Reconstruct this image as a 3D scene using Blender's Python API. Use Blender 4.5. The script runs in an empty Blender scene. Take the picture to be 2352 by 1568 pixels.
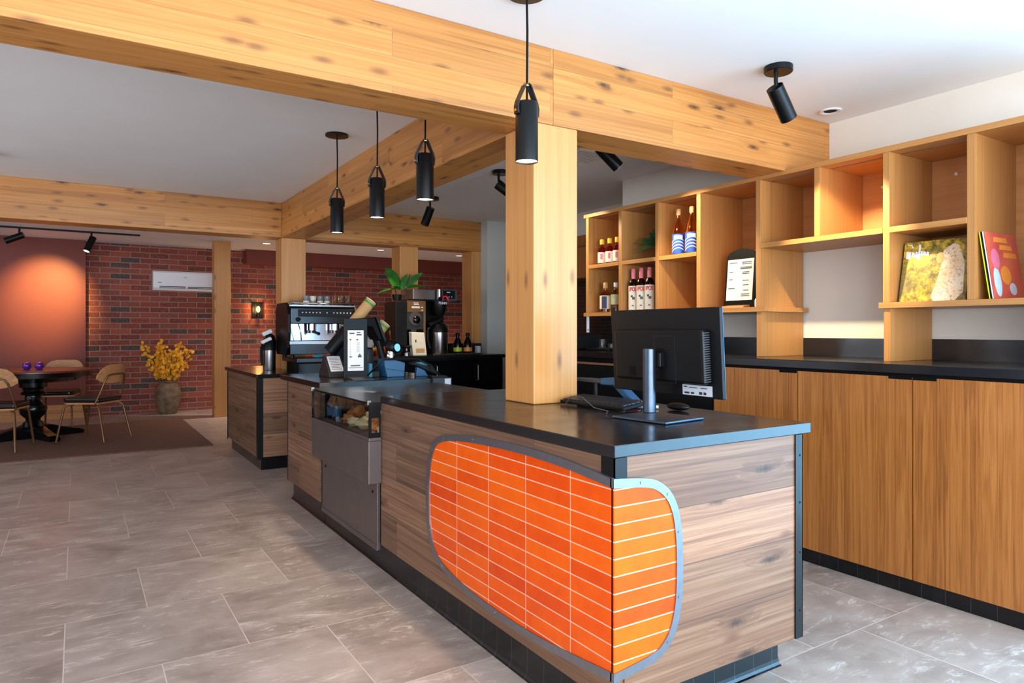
import bpy, bmesh, math, random
from mathutils import Vector, Matrix, Euler
PI = math.pi
R = math.radians
S = bpy.context.scene
COL = S.collection
random.seed(7)

# ------------------------------------------------------------------ colours / node helpers
def c255(r, g, b):
    f = lambda v: ((v / 255 + .055) / 1.055) ** 2.4 if v / 255 > .04045 else v / 255 / 12.92
    return (f(r), f(g), f(b), 1.0)

class G:
    def __init__(s, name):
        s.m = bpy.data.materials.new(name); s.m.use_nodes = True
        s.t = s.m.node_tree; s.b = s.t.nodes['Principled BSDF']
    def n(s, typ, ins=None, **kw):
        nd = s.t.nodes.new(typ)
        for k, v in kw.items(): setattr(nd, k, v)
        for k, v in (ins or {}).items(): s.put(nd.inputs[k], v)
        return nd
    def put(s, sock, v):
        if isinstance(v, bpy.types.NodeSocket): s.t.links.new(v, sock)
        else: sock.default_value = v
    def math(s, op, a, b=0.0, c=None):
        nd = s.n('ShaderNodeMath', operation=op); s.put(nd.inputs[0], a); s.put(nd.inputs[1], b)
        if c is not None: s.put(nd.inputs[2], c)
        return nd.outputs[0]
    def mix(s, f, a, b, blend='MIX'):
        nd = s.n('ShaderNodeMix', data_type='RGBA', blend_type=blend)
        s.put(nd.inputs[0], f); s.put(nd.inputs[6], a); s.put(nd.inputs[7], b)
        return nd.outputs[2]
    def ramp(s, f, stops, interp='LINEAR'):
        nd = s.n('ShaderNodeValToRGB', {0: f}); r = nd.color_ramp; r.interpolation = interp
        while len(r.elements) < len(stops): r.elements.new(0.5)
        for e, (p, c) in zip(r.elements, stops): e.position = p; e.color = c
        return nd.outputs[0]
    def xyz(s):
        tc = s.n('ShaderNodeTexCoord'); sp = s.n('ShaderNodeSeparateXYZ', {0: tc.outputs['Object']})
        return sp.outputs[0], sp.outputs[1], sp.outputs[2]
    def vec(s, x, y, z=0.0):
        nd = s.n('ShaderNodeCombineXYZ'); s.put(nd.inputs[0], x); s.put(nd.inputs[1], y); s.put(nd.inputs[2], z)
        return nd.outputs[0]
    def noise(s, v, scale, detail=3.0, rough=.5, dist=0.0):
        return s.n('ShaderNodeTexNoise', {'Vector': v, 'Scale': scale, 'Detail': detail, 'Roughness': rough, 'Distortion': dist}).outputs[0]
    def bump(s, h, strength=.2, dist=.01):
        s.put(s.b.inputs['Normal'], s.n('ShaderNodeBump', {'Height': h, 'Strength': strength, 'Distance': dist}).outputs[0])
    def done(s, col=None, rough=None, metal=None, **kw):
        if col is not None: s.put(s.b.inputs['Base Color'], col)
        if rough is not None: s.put(s.b.inputs['Roughness'], rough)
        if metal is not None: s.put(s.b.inputs['Metallic'], metal)
        for k, v in kw.items(): s.put(s.b.inputs[k.replace('_', ' ')], v)
        return s.m

def plain(name, rgb, rough=.5, metal=0.0, var=.06, scale=40., **kw):
    g = G(name); x, y, z = g.xyz()
    n = g.noise(g.vec(x, y, z), scale, 3)
    c = c255(*rgb)
    lo = tuple(min(1, v * (1 - var)) for v in c[:3]) + (1,); hi = tuple(min(1, v * (1 + var)) for v in c[:3]) + (1,)
    return g.done(g.ramp(n, [(.3, lo), (.7, hi)]), rough, metal, **kw)

def wood(name, along, cols, board=None, knots=0.0, rough=.45, tint=.22, streak=90., ring=30., off=0.0, across=16., rw=.1, vb=None, ct=.22, seam=.75):
    """grain runs along the given axis; boards, rings, pores and knots"""
    g = G(name); ax = dict(zip('XYZ', g.xyz()))
    u = ax[along]; a, b = [ax[k] for k in 'XYZ' if k != along]
    v = ax[vb] if vb else g.math('ADD', a, b)
    rnd = g.math('MULTIPLY', g.n('ShaderNodeObjectInfo').outputs['Random'], 17.0)
    if board:
        br = g.n('ShaderNodeTexBrick', {'Vector': g.vec(g.math('ADD', g.math('ADD', u, 50.), rnd), g.math('ADD', v, 20. + off)), 'Color1': (0, 0, 0, 1), 'Color2': (1, 1, 1, 1),
              'Mortar': (.5, .5, .5, 1), 'Scale': 1.0, 'Mortar Size': .0012, 'Brick Width': board[0], 'Row Height': board[1], 'Bias': 0.0}, offset=.37)
        r = g.n('ShaderNodeSeparateColor', {0: br.outputs[0]}).outputs[0]; mortar = br.outputs[1]
    else:
        r = 0.5; mortar = 0.0
    sh = g.math('ADD', g.math('MULTIPLY', r, 23.), rnd)
    # knots warp the grain around them
    vk = g.n('ShaderNodeTexVoronoi', {'Vector': g.vec(g.math('ADD', g.math('MULTIPLY', u, 1.9), sh), g.math('MULTIPLY', v, 6.5)), 'Scale': 1.0}, voronoi_dimensions='2D')
    kd = vk.outputs['Distance']; kc = g.n('ShaderNodeSeparateColor', {0: vk.outputs['Color']}).outputs[0]
    pres = g.math('GREATER_THAN', kc, 1 - knots)
    halo = g.math('MULTIPLY', pres, g.n('ShaderNodeMapRange', {'Value': kd, 'From Min': .0, 'From Max': .3, 'To Min': 1., 'To Max': 0.}).outputs[0])
    core = g.math('MULTIPLY', pres, g.n('ShaderNodeMapRange', {'Value': g.math('ADD', kd, g.math('MULTIPLY', g.noise(g.vec(u, a, b), 60., 2), .1)), 'From Min': .07, 'From Max': .17, 'To Min': 1., 'To Max': 0.}).outputs[0])
    warp = g.math('MULTIPLY', halo, .022)
    n1 = g.noise(g.vec(g.math('ADD', g.math('MULTIPLY', u, .45), sh), g.math('MULTIPLY', g.math('ADD', a, warp), across), g.math('MULTIPLY', g.math('ADD', b, warp), across)), 1.0, 5, .6, .25)
    n2 = g.noise(g.vec(g.math('ADD', g.math('MULTIPLY', u, 1.1), sh), g.math('MULTIPLY', a, streak), g.math('MULTIPLY', b, streak)), 1.0, 3, .6)
    r3 = g.math('MULTIPLY_ADD', g.math('SINE', g.math('MULTIPLY', n1, ring)), .5, .5)
    f = g.math('ADD', g.math('MULTIPLY', n1, .55 - rw), g.math('ADD', g.math('MULTIPLY', n2, .45), g.math('MULTIPLY', r3, rw)))
    col = g.ramp(f, [(.5 - ct, c255(*cols[0])), (.5, c255(*cols[1])), (.5 + ct, c255(*cols[2]))])
    if board:
        k = g.math('MULTIPLY_ADD', r, tint * 2, 1 - tint)
        col = g.mix(1.0, col, g.vec(k, k, k), 'MULTIPLY')
        col = g.mix(g.math('MULTIPLY', mortar, seam), col, c255(40, 24, 14))
    if knots:
        col = g.mix(g.math('MULTIPLY', halo, .16), col, c255(*[int(q * .62) for q in cols[0]]))
        col = g.mix(g.math('MULTIPLY', core, .85), col, c255(46, 30, 20))
        v2 = g.n('ShaderNodeTexVoronoi', {'Vector': g.vec(g.math('ADD', g.math('MULTIPLY', u, 4.6), sh), g.math('MULTIPLY', v, 13.)), 'Scale': 1.0}, voronoi_dimensions='2D')
        pk = g.math('MULTIPLY', g.math('GREATER_THAN', g.n('ShaderNodeSeparateColor', {0: v2.outputs['Color']}).outputs[1], 1 - knots * .55), g.n('ShaderNodeMapRange', {'Value': v2.outputs['Distance'], 'From Min': .06, 'From Max': .26, 'To Min': 1., 'To Max': 0.}).outputs[0])
        col = g.mix(g.math('MULTIPLY', pk, .6), col, c255(88, 50, 26))
    g.bump(f, .12, .004)
    return g.done(col, rough)

OAKB = ((140, 82, 34), (186, 124, 60), (212, 156, 90))
OAKS = ((146, 94, 46), (184, 128, 70), (204, 154, 94))
CABW = ((118, 68, 30), (166, 102, 46), (190, 126, 64))
RUST = ((76, 52, 38), (114, 82, 60), (150, 116, 90))
M = {}
for ax in 'XYZ':
    M['beam' + ax] = wood('knotty oak beam ' + ax, ax, OAKB, (2.1, .1175), .42, .4, .13, rw=.08, ct=.3, seam=.3)
M['post'] = wood('oak post', 'Z', ((174, 112, 54), (202, 142, 78), (218, 166, 102)), None, .12, .42, streak=70., rw=.05, ct=.36)
for ax in 'YZ':
    M['shelf' + ax] = wood('shelf oak ' + ax, ax, OAKS, None, 0.0, .4, streak=110., ring=18., across=22., ct=.3)
M['cab'] = wood('cabinet walnut laminate', 'Z', CABW, None, 0.0, .42, streak=120., ring=60., across=16., rw=.14, ct=.24)
M['cladX'] = wood('rustic counter boards X', 'X', ((92, 60, 42), (132, 94, 68), (166, 130, 100)), (3.1, .1835), .36, .55, .34, 70., 40., -20 - .1415 + .1835 * 110, 30., .08, 'Z', .22, .8)  # same boards, colour warmed to offset blue daylight on the end face
M['cladY'] = wood('rustic counter boards Y', 'Y', RUST, (1.9, .1835), .36, .55, .3, 70., 40., -20 - .1415 + .1835 * 110, 30., .08, 'Z', .22, .8)
M['base'] = wood('oak skirting', 'X', OAKB, None, .1, .5)
M['table'] = wood('dark red table wood', 'X', ((70, 30, 18), (104, 48, 28), (132, 66, 38)), (2., .11), 0., .3, .12)
M['ply'] = wood('plywood back', 'Y', ((184, 122, 66), (202, 142, 84), (214, 158, 100)), None, 0., .5, streak=30., ring=9., across=5.)
M['chairwood'] = wood('bent oak veneer', 'X', ((150, 98, 56), (182, 128, 80), (204, 154, 104)), None, 0., .4)

M['white'] = plain('white ceiling paint', (238, 238, 237), .8, var=.015, scale=3.)
M['wallpaint'] = plain('warm white wall paint', (230, 224, 212), .75, var=.02, scale=3.)
M['greywall'] = plain('grey wall paint', (200, 202, 196), .75, var=.02, scale=3.)
M['brown'] = plain('oxblood wall paint', (120, 52, 40), .6, var=.05, scale=2.)
M['black'] = plain('matt black metal', (13, 14, 16), .34, .4)
M['blackp'] = plain('black plastic', (13, 13, 14), .42, Specular_IOR_Level=0.22)
M['blackmatt'] = plain('dull black', (8, 8, 9), .6, Specular_IOR_Level=0.15)
M['greyp'] = plain('grey plastic', (66, 69, 74), .42)
M['darkgrey'] = plain('dark grey plastic', (34, 34, 37), .4)
M['steel'] = plain('brushed steel', (150, 146, 146), .28, 1.0, scale=120.)
M['satin'] = plain('satin steel sheet', (122, 112, 110), .42, .8, scale=8.)
M['chrome'] = plain('polished chrome', (190, 190, 194), .12, 1.0)
M['alu'] = plain('satin aluminium', (84, 96, 110), .34, .95)
M['brass'] = plain('brass', (212, 176, 96), .22, 1.0)
M['gold'] = plain('bronze metal', (128, 94, 60), .4, .7)
M['leather'] = plain('black leather', (14, 14, 17), .28, scale=200., var=.2)
M['gloss'] = plain('black lacquer', (8, 9, 12), .18, Specular_IOR_Level=0.4)
M['paper'] = plain('white paper', (232, 230, 226), .7, var=.01)
M['sticker'] = plain('pale sticker', (200, 206, 214), .6, var=.02)
M['ink'] = plain('printed grey ink', (86, 86, 90), .7)
M['inkred'] = plain('red ink', (210, 40, 50), .6)
M['inkwhite'] = plain('white print', (235, 235, 235), .6)
M['whitep'] = plain('white plastic', (232, 233, 236), .35, var=.01)
M['red'] = plain('red plastic', (226, 40, 52), .4)
M['yellow'] = plain('yellow wax cap', (240, 196, 50), .5)
M['cork'] = plain('cork', (206, 160, 108), .8, var=.2, scale=150.)
M['pink'] = plain('pink foil', (226, 120, 134), .4)
M['trim'] = plain('zinc edging', (138, 142, 150), .3, .9)
M['teal'] = plain('teal plastic', (30, 120, 140), .45)
M['bluep'] = plain('blue grey plastic', (30, 82, 120), .38)
M['green'] = plain('green print', (60, 150, 60), .6)
M['kraft'] = plain('kraft paper', (200, 152, 98), .75, var=.05)
M['cream'] = plain('cream label', (236, 226, 206), .6, var=.04)
M['navy'] = plain('navy label', (52, 56, 92), .6, var=.3, scale=120.)
M['blue'] = plain('blue label', (40, 84, 190), .45)
M['sage'] = plain('sage label', (176, 178, 140), .6, var=.15)
M['ceramic'] = plain('grey ceramic', (120, 122, 126), .3)
M['creamcup'] = plain('cream ceramic', (222, 214, 190), .35)
M['purple'] = plain('purple glass', (96, 40, 140), .12, 0.2)
M['leafg'] = plain('glossy green leaf', (46, 112, 36), .35, var=.35, scale=18.)
M['leafd'] = plain('dark green leaf', (36, 74, 40), .45, var=.3, scale=18.)
M['petal'] = plain('orange blossom', (255, 172, 36), .6, var=.25, scale=30.)
M['stem'] = plain('brown stem', (84, 58, 36), .7, var=.2)
M['clay'] = plain('weathered clay', (118, 98, 76), .8, var=.35, scale=14.)
M['brownrug'] = plain('brown rug', (104, 72, 58), .95, var=.25, scale=60.)
M['copper'] = plain('copper strip', (220, 160, 120), .3, .8)
M['coverred'] = None

def glass(name, rgb, rough=.02, ior=1.45, trans=1.0):
    g = G(name); x, y, z = g.xyz(); n = g.noise(g.vec(x, y, z), 20., 2); c = c255(*rgb)
    return g.done(g.ramp(n, [(.3, c), (.7, tuple(min(1., v * 1.03) for v in c[:3]) + (1.,))]), rough, 0.0, IOR=ior, Transmission_Weight=trans)
M['glass'] = glass('clear glass', (244, 248, 246))
g = G('sheet glass'); x, y, z = g.xyz()
fz = g.math('MULTIPLY_ADD', g.math('POWER', g.n('ShaderNodeLayerWeight', {'Blend': .5}).outputs['Facing'], 5.0), .9, .04)
tr = g.n('ShaderNodeBsdfTransparent', {0: (.86, .9, .9, 1)}).outputs[0]
gl = g.n('ShaderNodeBsdfGlossy', {'Color': (.95, .97, 1, 1), 'Roughness': .03}).outputs[0]
mx = g.n('ShaderNodeMixShader', {0: g.math('MULTIPLY_ADD', g.noise(g.vec(x, y, z), 6., 1), .04, fz), 1: tr, 2: gl}).outputs[0]
g.t.links.new(mx, g.t.nodes['Material Output'].inputs[0]); M['sheetglass'] = g.m
M['topglass'] = plain('smoked glass top', (40, 48, 56), .3, Specular_IOR_Level=.9)
M['amber'] = glass('amber spirit', (232, 160, 60), .05)
M['pinkliq'] = glass('pink spirit', (222, 40, 60), .05)
M['wine'] = glass('dark rose wine', (112, 18, 40), .06)
M['greenglass'] = glass('green glass', (90, 130, 96), .05)
M['palegold'] = glass('pale gold spirit', (226, 206, 140), .05)

def emit(name, rgb, st):
    g = G(name); x, y, z = g.xyz(); n = g.noise(g.vec(x, y, z), 9., 1)
    c = c255(*rgb); g.put(g.b.inputs['Emission Color'], g.ramp(n, [(0., c), (1., c)])); g.put(g.b.inputs['Emission Strength'], st)
    return g.done(c, .5)
M['lamp'] = emit('lit lamp face', (255, 236, 206), 14.)
M['bulb'] = emit('amber filament bulb', (255, 176, 70), 30.)
M['down'] = emit('downlight face', (255, 240, 220), 1.2)
M['led'] = emit('display light', (120, 190, 210), .8)

# black stone
g = G('black stone'); x, y, z = g.xyz(); v = g.vec(x, y, z)
n = g.noise(v, 260., 3); n2 = g.noise(v, 9., 4)
g.put(g.b.inputs['Specular IOR Level'], .6)
M['blackstone'] = g.done(g.ramp(n, [(.35, c255(16, 15, 17)), (.75, c255(32, 31, 33))]), g.ramp(n2, [(.3, (.16,) * 3 + (1,)), (.7, (.24,) * 3 + (1,))]))

# floor tiles: square stone tiles in half bond
g = G('stone floor tiles'); x, y, z = g.xyz()
br = g.n('ShaderNodeTexBrick', {'Vector': g.vec(g.math('ADD', x, .04 - .312 + .624 * 40), g.math('ADD', y, -1.640 + .6165 * 40)), 'Color1': (0, 0, 0, 1), 'Color2': (1, 1, 1, 1), 'Mortar': (.5, .5, .5, 1),
      'Scale': 1.0, 'Mortar Size': .0024, 'Mortar Smooth': .1, 'Brick Width': .624, 'Row Height': .6165, 'Bias': 0.0}, offset=.5)
r = g.n('ShaderNodeSeparateColor', {0: br.outputs[0]}).outputs[0]
sh = g.math('MULTIPLY', r, 31.)
vv = g.vec(g.math('ADD', x, sh), g.math('ADD', y, g.math('MULTIPLY', sh, 2.3)), sh)
n1 = g.noise(vv, 1.9, 6, .62, 1.3)
veinv = g.vec(g.math('ADD', g.math('MULTIPLY', x, 1.1), sh), g.math('ADD', g.math('MULTIPLY', y, 3.2), sh), sh)
n2 = g.noise(veinv, 2.2, 7, .62, 1.6)
vein = g.n('ShaderNodeMapRange', {'Value': g.math('ABSOLUTE', g.math('SUBTRACT', n2, .5)), 'From Min': 0., 'From Max': .03, 'To Min': 1., 'To Max': 0.}).outputs[0]
n3 = g.noise(veinv, 5., 5, .7, .4)
vein = g.math('MULTIPLY', vein, g.n('ShaderNodeMapRange', {'Value': n3, 'From Min': .48, 'From Max': .66, 'To Min': 0., 'To Max': 1.}).outputs[0])
col = g.ramp(g.math('ADD', g.math('MULTIPLY', n1, .7), g.math('MULTIPLY', n3, .3)), [(.3, c255(136, 120, 110)), (.5, c255(170, 153, 142)), (.7, c255(194, 178, 166))])
k = g.math('MULTIPLY_ADD', r, .16, .92)
col = g.mix(1., col, g.vec(k, k, k), 'MULTIPLY')
col = g.mix(g.math('MULTIPLY', vein, .8), col, c255(226, 214, 202))
col = g.mix(br.outputs[1], col, c255(206, 192, 180))
g.bump(g.math('ADD', g.math('MULTIPLY', n3, .3), g.math('MULTIPLY', br.outputs[1], -1.)), .12, .004)
M['floor'] = g.done(col, g.math('MULTIPLY_ADD', n3, .3, .22))

# brick
g = G('red brick wall'); x, y, z = g.xyz()
br = g.n('ShaderNodeTexBrick', {'Vector': g.vec(g.math('ADD', g.math('ADD', x, y), 20.), g.math('ADD', z, 5.)), 'Color1': (0, 0, 0, 1), 'Color2': (1, 1, 1, 1), 'Mortar': (.5, .5, .5, 1), 'Scale': 1.0,
      'Mortar Size': .0075, 'Mortar Smooth': .2, 'Brick Width': .262, 'Row Height': .0826, 'Bias': 0.0}, offset=.5)
r = g.n('ShaderNodeSeparateColor', {0: br.outputs[0]}).outputs[0]
bc = g.ramp(r, [(0., c255(66, 56, 54)), (.1, c255(78, 64, 60)), (.12, c255(112, 48, 40)), (.35, c255(142, 62, 44)), (.55, c255(118, 50, 44)), (.75, c255(160, 74, 52)), (.95, c255(134, 70, 60))], 'LINEAR')
n = g.noise(g.vec(x, y, z), 30., 5, .65)
bc = g.mix(g.ramp(n, [(.45, (0, 0, 0, 1)), (.75, (.5, .5, .5, 1))]), bc, c255(150, 110, 100))
g.bump(g.math('SUBTRACT', g.math('MULTIPLY', n, .4), br.outputs[1]), .5, .012)
M['brick'] = g.done(g.mix(br.outputs[1], bc, c255(150, 122, 108)), .82)

# orange glazed tile, rows .0507 high; columns .2557 wide on the front face
def tilemat(name, axis, w, off):
    g = G(name); x, y, z = g.xyz(); u = x if axis == 'X' else y
    br = g.n('ShaderNodeTexBrick', {'Vector': g.vec(g.math('ADD', u, off + 20 * w), g.math('ADD', z, -.278 + .0507 * 20)), 'Color1': (0, 0, 0, 1), 'Color2': (1, 1, 1, 1), 'Mortar': (.5, .5, .5, 1), 'Scale': 1.0,
          'Mortar Size': .0021, 'Mortar Smooth': .15, 'Brick Width': w, 'Row Height': .0507, 'Bias': 0.0}, offset=0.0)
    r = g.n('ShaderNodeSeparateColor', {0: br.outputs[0]}).outputs[0]
    n = g.noise(g.vec(x, y, z), 16., 4, .6)
    c = g.ramp(g.math('ADD', g.math('MULTIPLY', r, .5), g.math('MULTIPLY', n, .5)), [(.2, c255(214, 66, 1)), (.5, c255(232, 84, 2)), (.8, c255(240, 102, 6))])
    g.bump(g.math('SUBTRACT', g.math('MULTIPLY', n, .25), br.outputs[1]), .35, .006)
    g.put(g.b.inputs['Specular IOR Level'], .25); rg = g.math('MULTIPLY_ADD', br.outputs[1], .6, .16)
    return g.done(g.mix(br.outputs[1], c, c255(228, 176, 150)), rg)
M['tileY'] = tilemat('orange tile front', 'Y', .2557, -1.5345)
M['tileX'] = tilemat('orange tile end', 'X', .60, -1.328 + .02)

# black kick tile
def kickmat(name, axis):
    g = G(name); x, y, z = g.xyz(); u = x if axis == 'X' else y
    br = g.n('ShaderNodeTexBrick', {'Vector': g.vec(g.math('ADD', u, 20.), g.math('ADD', z, .88)), 'Color1': c255(10, 11, 14), 'Color2': c255(16, 17, 21), 'Mortar': c255(58, 58, 64), 'Scale': 1.0,
          'Mortar Size': .0012, 'Brick Width': .104, 'Row Height': 1.02, 'Bias': 0.0}, offset=0.0)
    g.bump(br.outputs[1], -.3, .004)
    return g.done(br.outputs[0], .2)
M['kickX'] = kickmat('black kick tile X', 'X'); M['kickY'] = kickmat('black kick tile Y', 'Y')
# black stacked tile with pale glints for the bar splashback
g = G('black ribbed tile'); x, y, z = g.xyz()
br = g.n('ShaderNodeTexBrick', {'Vector': g.vec(g.math('ADD', g.math('ADD', x, y), 20.), g.math('ADD', z, 5.)), 'Color1': c255(20, 18, 18), 'Color2': c255(34, 29, 27), 'Mortar': c255(64, 54, 48), 'Scale': 1.0,
      'Mortar Size': .002, 'Brick Width': .15, 'Row Height': .038, 'Bias': 0.0}, offset=0.0)
g.bump(br.outputs[1], -.4, .006)
M['btile'] = g.done(br.outputs[0], .25)
# ribbed card for cup sleeve
g = G('ribbed white sleeve'); x, y, z = g.xyz()
w = g.n('ShaderNodeTexWave', {'Vector': g.vec(x, y, z), 'Scale': 60.}, bands_direction='Z').outputs[0]
M['rib'] = g.done(g.ramp(w, [(.3, c255(120, 104, 96)), (.6, c255(226, 214, 204))]), .7)
# pastry
def pastry(name, a, b):
    g = G(name); x, y, z = g.xyz(); n = g.noise(g.vec(x, y, z), 28., 5, .65); g.bump(n, .5, .01)
    return g.done(g.ramp(n, [(.35, c255(*a)), (.65, c255(*b))]), .6)
M['crust'] = pastry('brown crust', (150, 78, 34), (206, 130, 62)); M['dough'] = pastry('pale dough', (206, 176, 130), (232, 212, 172))
# record covers (plain stand-ins)
g = G('leafy cover print'); x, y, z = g.xyz(); n = g.noise(g.vec(x, y, z), 34., 7, .75); n2 = g.noise(g.vec(x, y, z), 5., 3)
a = g.ramp(n, [(.32, c255(62, 54, 36)), (.45, c255(128, 112, 42)), (.56, c255(206, 168, 48)), (.7, c255(236, 212, 90))])
M['covery'] = g.done(g.mix(g.ramp(n2, [(.4, (0, 0, 0, 1)), (.62, (.8, .8, .8, 1))]), a, c255(96, 92, 66)), .35)
g = G('speckled pale print'); x, y, z = g.xyz(); n = g.noise(g.vec(x, y, z), 70., 4, .7); n2 = g.noise(g.vec(x, y, z), 9., 3)
M['coverp'] = g.done(g.mix(g.ramp(n, [(.5, (0, 0, 0, 1)), (.66, (.7, .7, .7, 1))]), g.ramp(n2, [(.35, c255(236, 196, 150)), (.65, c255(244, 226, 196))]), c255(150, 96, 70)), .35)
g = G('red cover print'); x, y, z = g.xyz(); n = g.noise(g.vec(x, y, z), 6., 4)
M['coverred'] = g.done(g.ramp(n, [(.35, c255(204, 78, 74)), (.65, c255(222, 110, 76))]), .3)
M['orange'] = plain('orange print', (240, 150, 60), .4); M['mint'] = plain('pale blue print', (190, 220, 230), .4); M['rose'] = plain('rose print', (226, 120, 150), .4)
M['lime'] = plain('lime print', (206, 214, 40), .4); M['skinp'] = plain('peach print', (240, 160, 90), .4)

# ------------------------------------------------------------------ mesh builder
class MB:
    def __init__(s): s.v = []; s.f = []; s.M = Matrix()
    def at(s, loc=(0, 0, 0), rot=(0, 0, 0)): s.M = Matrix.Translation(loc) @ Euler(rot).to_matrix().to_4x4(); return s
    def add(s, vs, fs):
        o = len(s.v); s.v += [tuple(s.M @ Vector(p)) for p in vs]; s.f += [tuple(o + i for i in f) for f in fs]; return s
    def box(s, x0, x1, y0, y1, z0, z1):
        return s.add([(x0, y0, z0), (x1, y0, z0), (x1, y1, z0), (x0, y1, z0), (x0, y0, z1), (x1, y0, z1), (x1, y1, z1), (x0, y1, z1)],
                     [(0, 3, 2, 1), (4, 5, 6, 7), (0, 1, 5, 4), (1, 2, 6, 5), (2, 3, 7, 6), (3, 0, 4, 7)])
    def cyl(s, p0, p1, r0, r1=None, n=20, cap0=True, cap1=True):
        r1 = r0 if r1 is None else r1; p0 = Vector(p0); p1 = Vector(p1); d = (p1 - p0).normalized()
        t = Vector((0, 0, 1)) if abs(d.z) < .9 else Vector((1, 0, 0)); a = d.cross(t).normalized(); b = d.cross(a)
        vs = []
        for p, r in ((p0, r0), (p1, r1)):
            for i in range(n):
                q = 2 * PI * i / n; vs.append(tuple(p + a * (r * math.cos(q)) + b * (r * math.sin(q))))
        fs = [(i, (i + 1) % n, n + (i + 1) % n, n + i) for i in range(n)]
        if cap0: fs.append(tuple(range(n))[::-1])
        if cap1: fs.append(tuple(range(n, 2 * n)))
        return s.add(vs, fs)
    def tube(s, pts, r, n=8, closed=False):
        pts = [Vector(p) for p in pts]; m = len(pts); vs = []; prev = None
        for i, p in enumerate(pts):
            if closed: d = pts[(i + 1) % m] - pts[i - 1]
            else: d = pts[min(i + 1, m - 1)] - pts[max(i - 1, 0)]
            d.normalize()
            if prev is None:
                t = Vector((0, 0, 1)) if abs(d.z) < .9 else Vector((1, 0, 0)); a = d.cross(t).normalized()
            else:
                a = (prev - d * prev.dot(d)).normalized()
            prev = a; b = d.cross(a); rr = r[i] if isinstance(r, (list, tuple)) else r
            for k in range(n):
                q = 2 * PI * k / n; vs.append(tuple(p + a * (rr * math.cos(q)) + b * (rr * math.sin(q))))
        fs = []
        for i in range(m if closed else m - 1):
            j = (i + 1) % m
            for k in range(n): fs.append((i * n + k, i * n + (k + 1) % n, j * n + (k + 1) % n, j * n + k))
        if not closed: fs += [tuple(range(n))[::-1], tuple(range((m - 1) * n, m * n))]
        return s.add(vs, fs)
    def lathe(s, prof, c=(0, 0, 0), n=28, cap=True):
        vs = []; m = len(prof)
        for r, z in prof:
            for k in range(n):
                q = 2 * PI * k / n; vs.append((c[0] + r * math.cos(q), c[1] + r * math.sin(q), c[2] + z))
        fs = [(i * n + k, i * n + (k + 1) % n, (i + 1) * n + (k + 1) % n, (i + 1) * n + k) for i in range(m - 1) for k in range(n)]
        if cap: fs += [tuple(range(n))[::-1], tuple(range((m - 1) * n, m * n))]
        return s.add(vs, fs)
    def prism(s, poly, axis, a, b):
        n = len(poly)
        def P(p, t):
            return {'X': (t, p[0], p[1]), 'Y': (p[0], t, p[1]), 'Z': (p[0], p[1], t)}[axis]
        vs = [P(p, a) for p in poly] + [P(p, b) for p in poly]
        return s.add(vs, [tuple(range(n))[::-1], tuple(range(n, 2 * n))] + [(i, (i + 1) % n, n + (i + 1) % n, n + i) for i in range(n)])
    def band(s, outer, inner, axis, a, b, closed=True):
        n = len(outer)
        def P(p, t): return {'X': (t, p[0], p[1]), 'Y': (p[0], t, p[1]), 'Z': (p[0], p[1], t)}[axis]
        vs = [P(p, t) for q in (outer, inner) for t in (a, b) for p in q]
        oa, ob, ia, ib = 0, n, 2 * n, 3 * n; fs = []
        for i in range(n if closed else n - 1):
            j = (i + 1) % n
            fs += [(oa + i, oa + j, ob + j, ob + i), (ia + i, ib + i, ib + j, ia + j), (oa + i, ia + i, ia + j, oa + j), (ob + i, ob + j, ib + j, ib + i)]
        if not closed: fs += [(oa, ob, ib, ia), (oa + n - 1, ia + n - 1, ib + n - 1, ob + n - 1)]
        return s.add(vs, fs)
    def ball(s, c, r, seg=16, ring=10, fn=None):
        r = (r, r, r) if not isinstance(r, (tuple, list)) else r; vs = [(c[0], c[1], c[2] - r[2])]
        for i in range(1, ring):
            t = -PI / 2 + PI * i / ring
            for k in range(seg):
                q = 2 * PI * k / seg; p = (math.cos(t) * math.cos(q), math.cos(t) * math.sin(q), math.sin(t)); w = fn(*p) if fn else 1.
                vs.append((c[0] + r[0] * p[0] * w, c[1] + r[1] * p[1] * w, c[2] + r[2] * p[2] * w))
        vs.append((c[0], c[1], c[2] + r[2])); L = len(vs) - 1; fs = []
        for k in range(seg):
            fs.append((0, 1 + (k + 1) % seg, 1 + k)); fs.append((L, 1 + (ring - 2) * seg + k, 1 + (ring - 2) * seg + (k + 1) % seg))
            for i in range(ring - 2): fs.append((1 + i * seg + k, 1 + i * seg + (k + 1) % seg, 1 + (i + 1) * seg + (k + 1) % seg, 1 + (i + 1) * seg + k))
        return s.add(vs, fs)
    def leaf(s, base, d, up, length, width, droop=.3, n=7, fold=.15):
        d = Vector(d).normalized(); up = Vector(up).normalized(); side = d.cross(up).normalized(); up = side.cross(d); base = Vector(base); vs = []; fs = []
        for i in range(n + 1):
            t = i / n; w = width * .5 * math.sin(PI * min(1, t * .93 + .05)) ** .8 if i < n else .001
            p = base + d * (length * t) - Vector((0, 0, 1)) * (droop * length * t * t)
            vs += [tuple(p + side * w + up * (w * fold)), tuple(p), tuple(p - side * w + up * (w * fold))]
            vs += [tuple(Vector(q) - up * .0015) for q in vs[-3:]]
        for i in range(n):
            a, b = i * 6, i * 6 + 6
            fs += [(a, a + 1, b + 1, b), (a + 1, a + 2, b + 2, b + 1), (a + 3, b + 3, b + 4, a + 4), (a + 4, b + 4, b + 5, a + 5), (a, b, b + 3, a + 3), (a + 2, a + 5, b + 5, b + 2)]
        return s.add(vs, fs)
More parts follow.
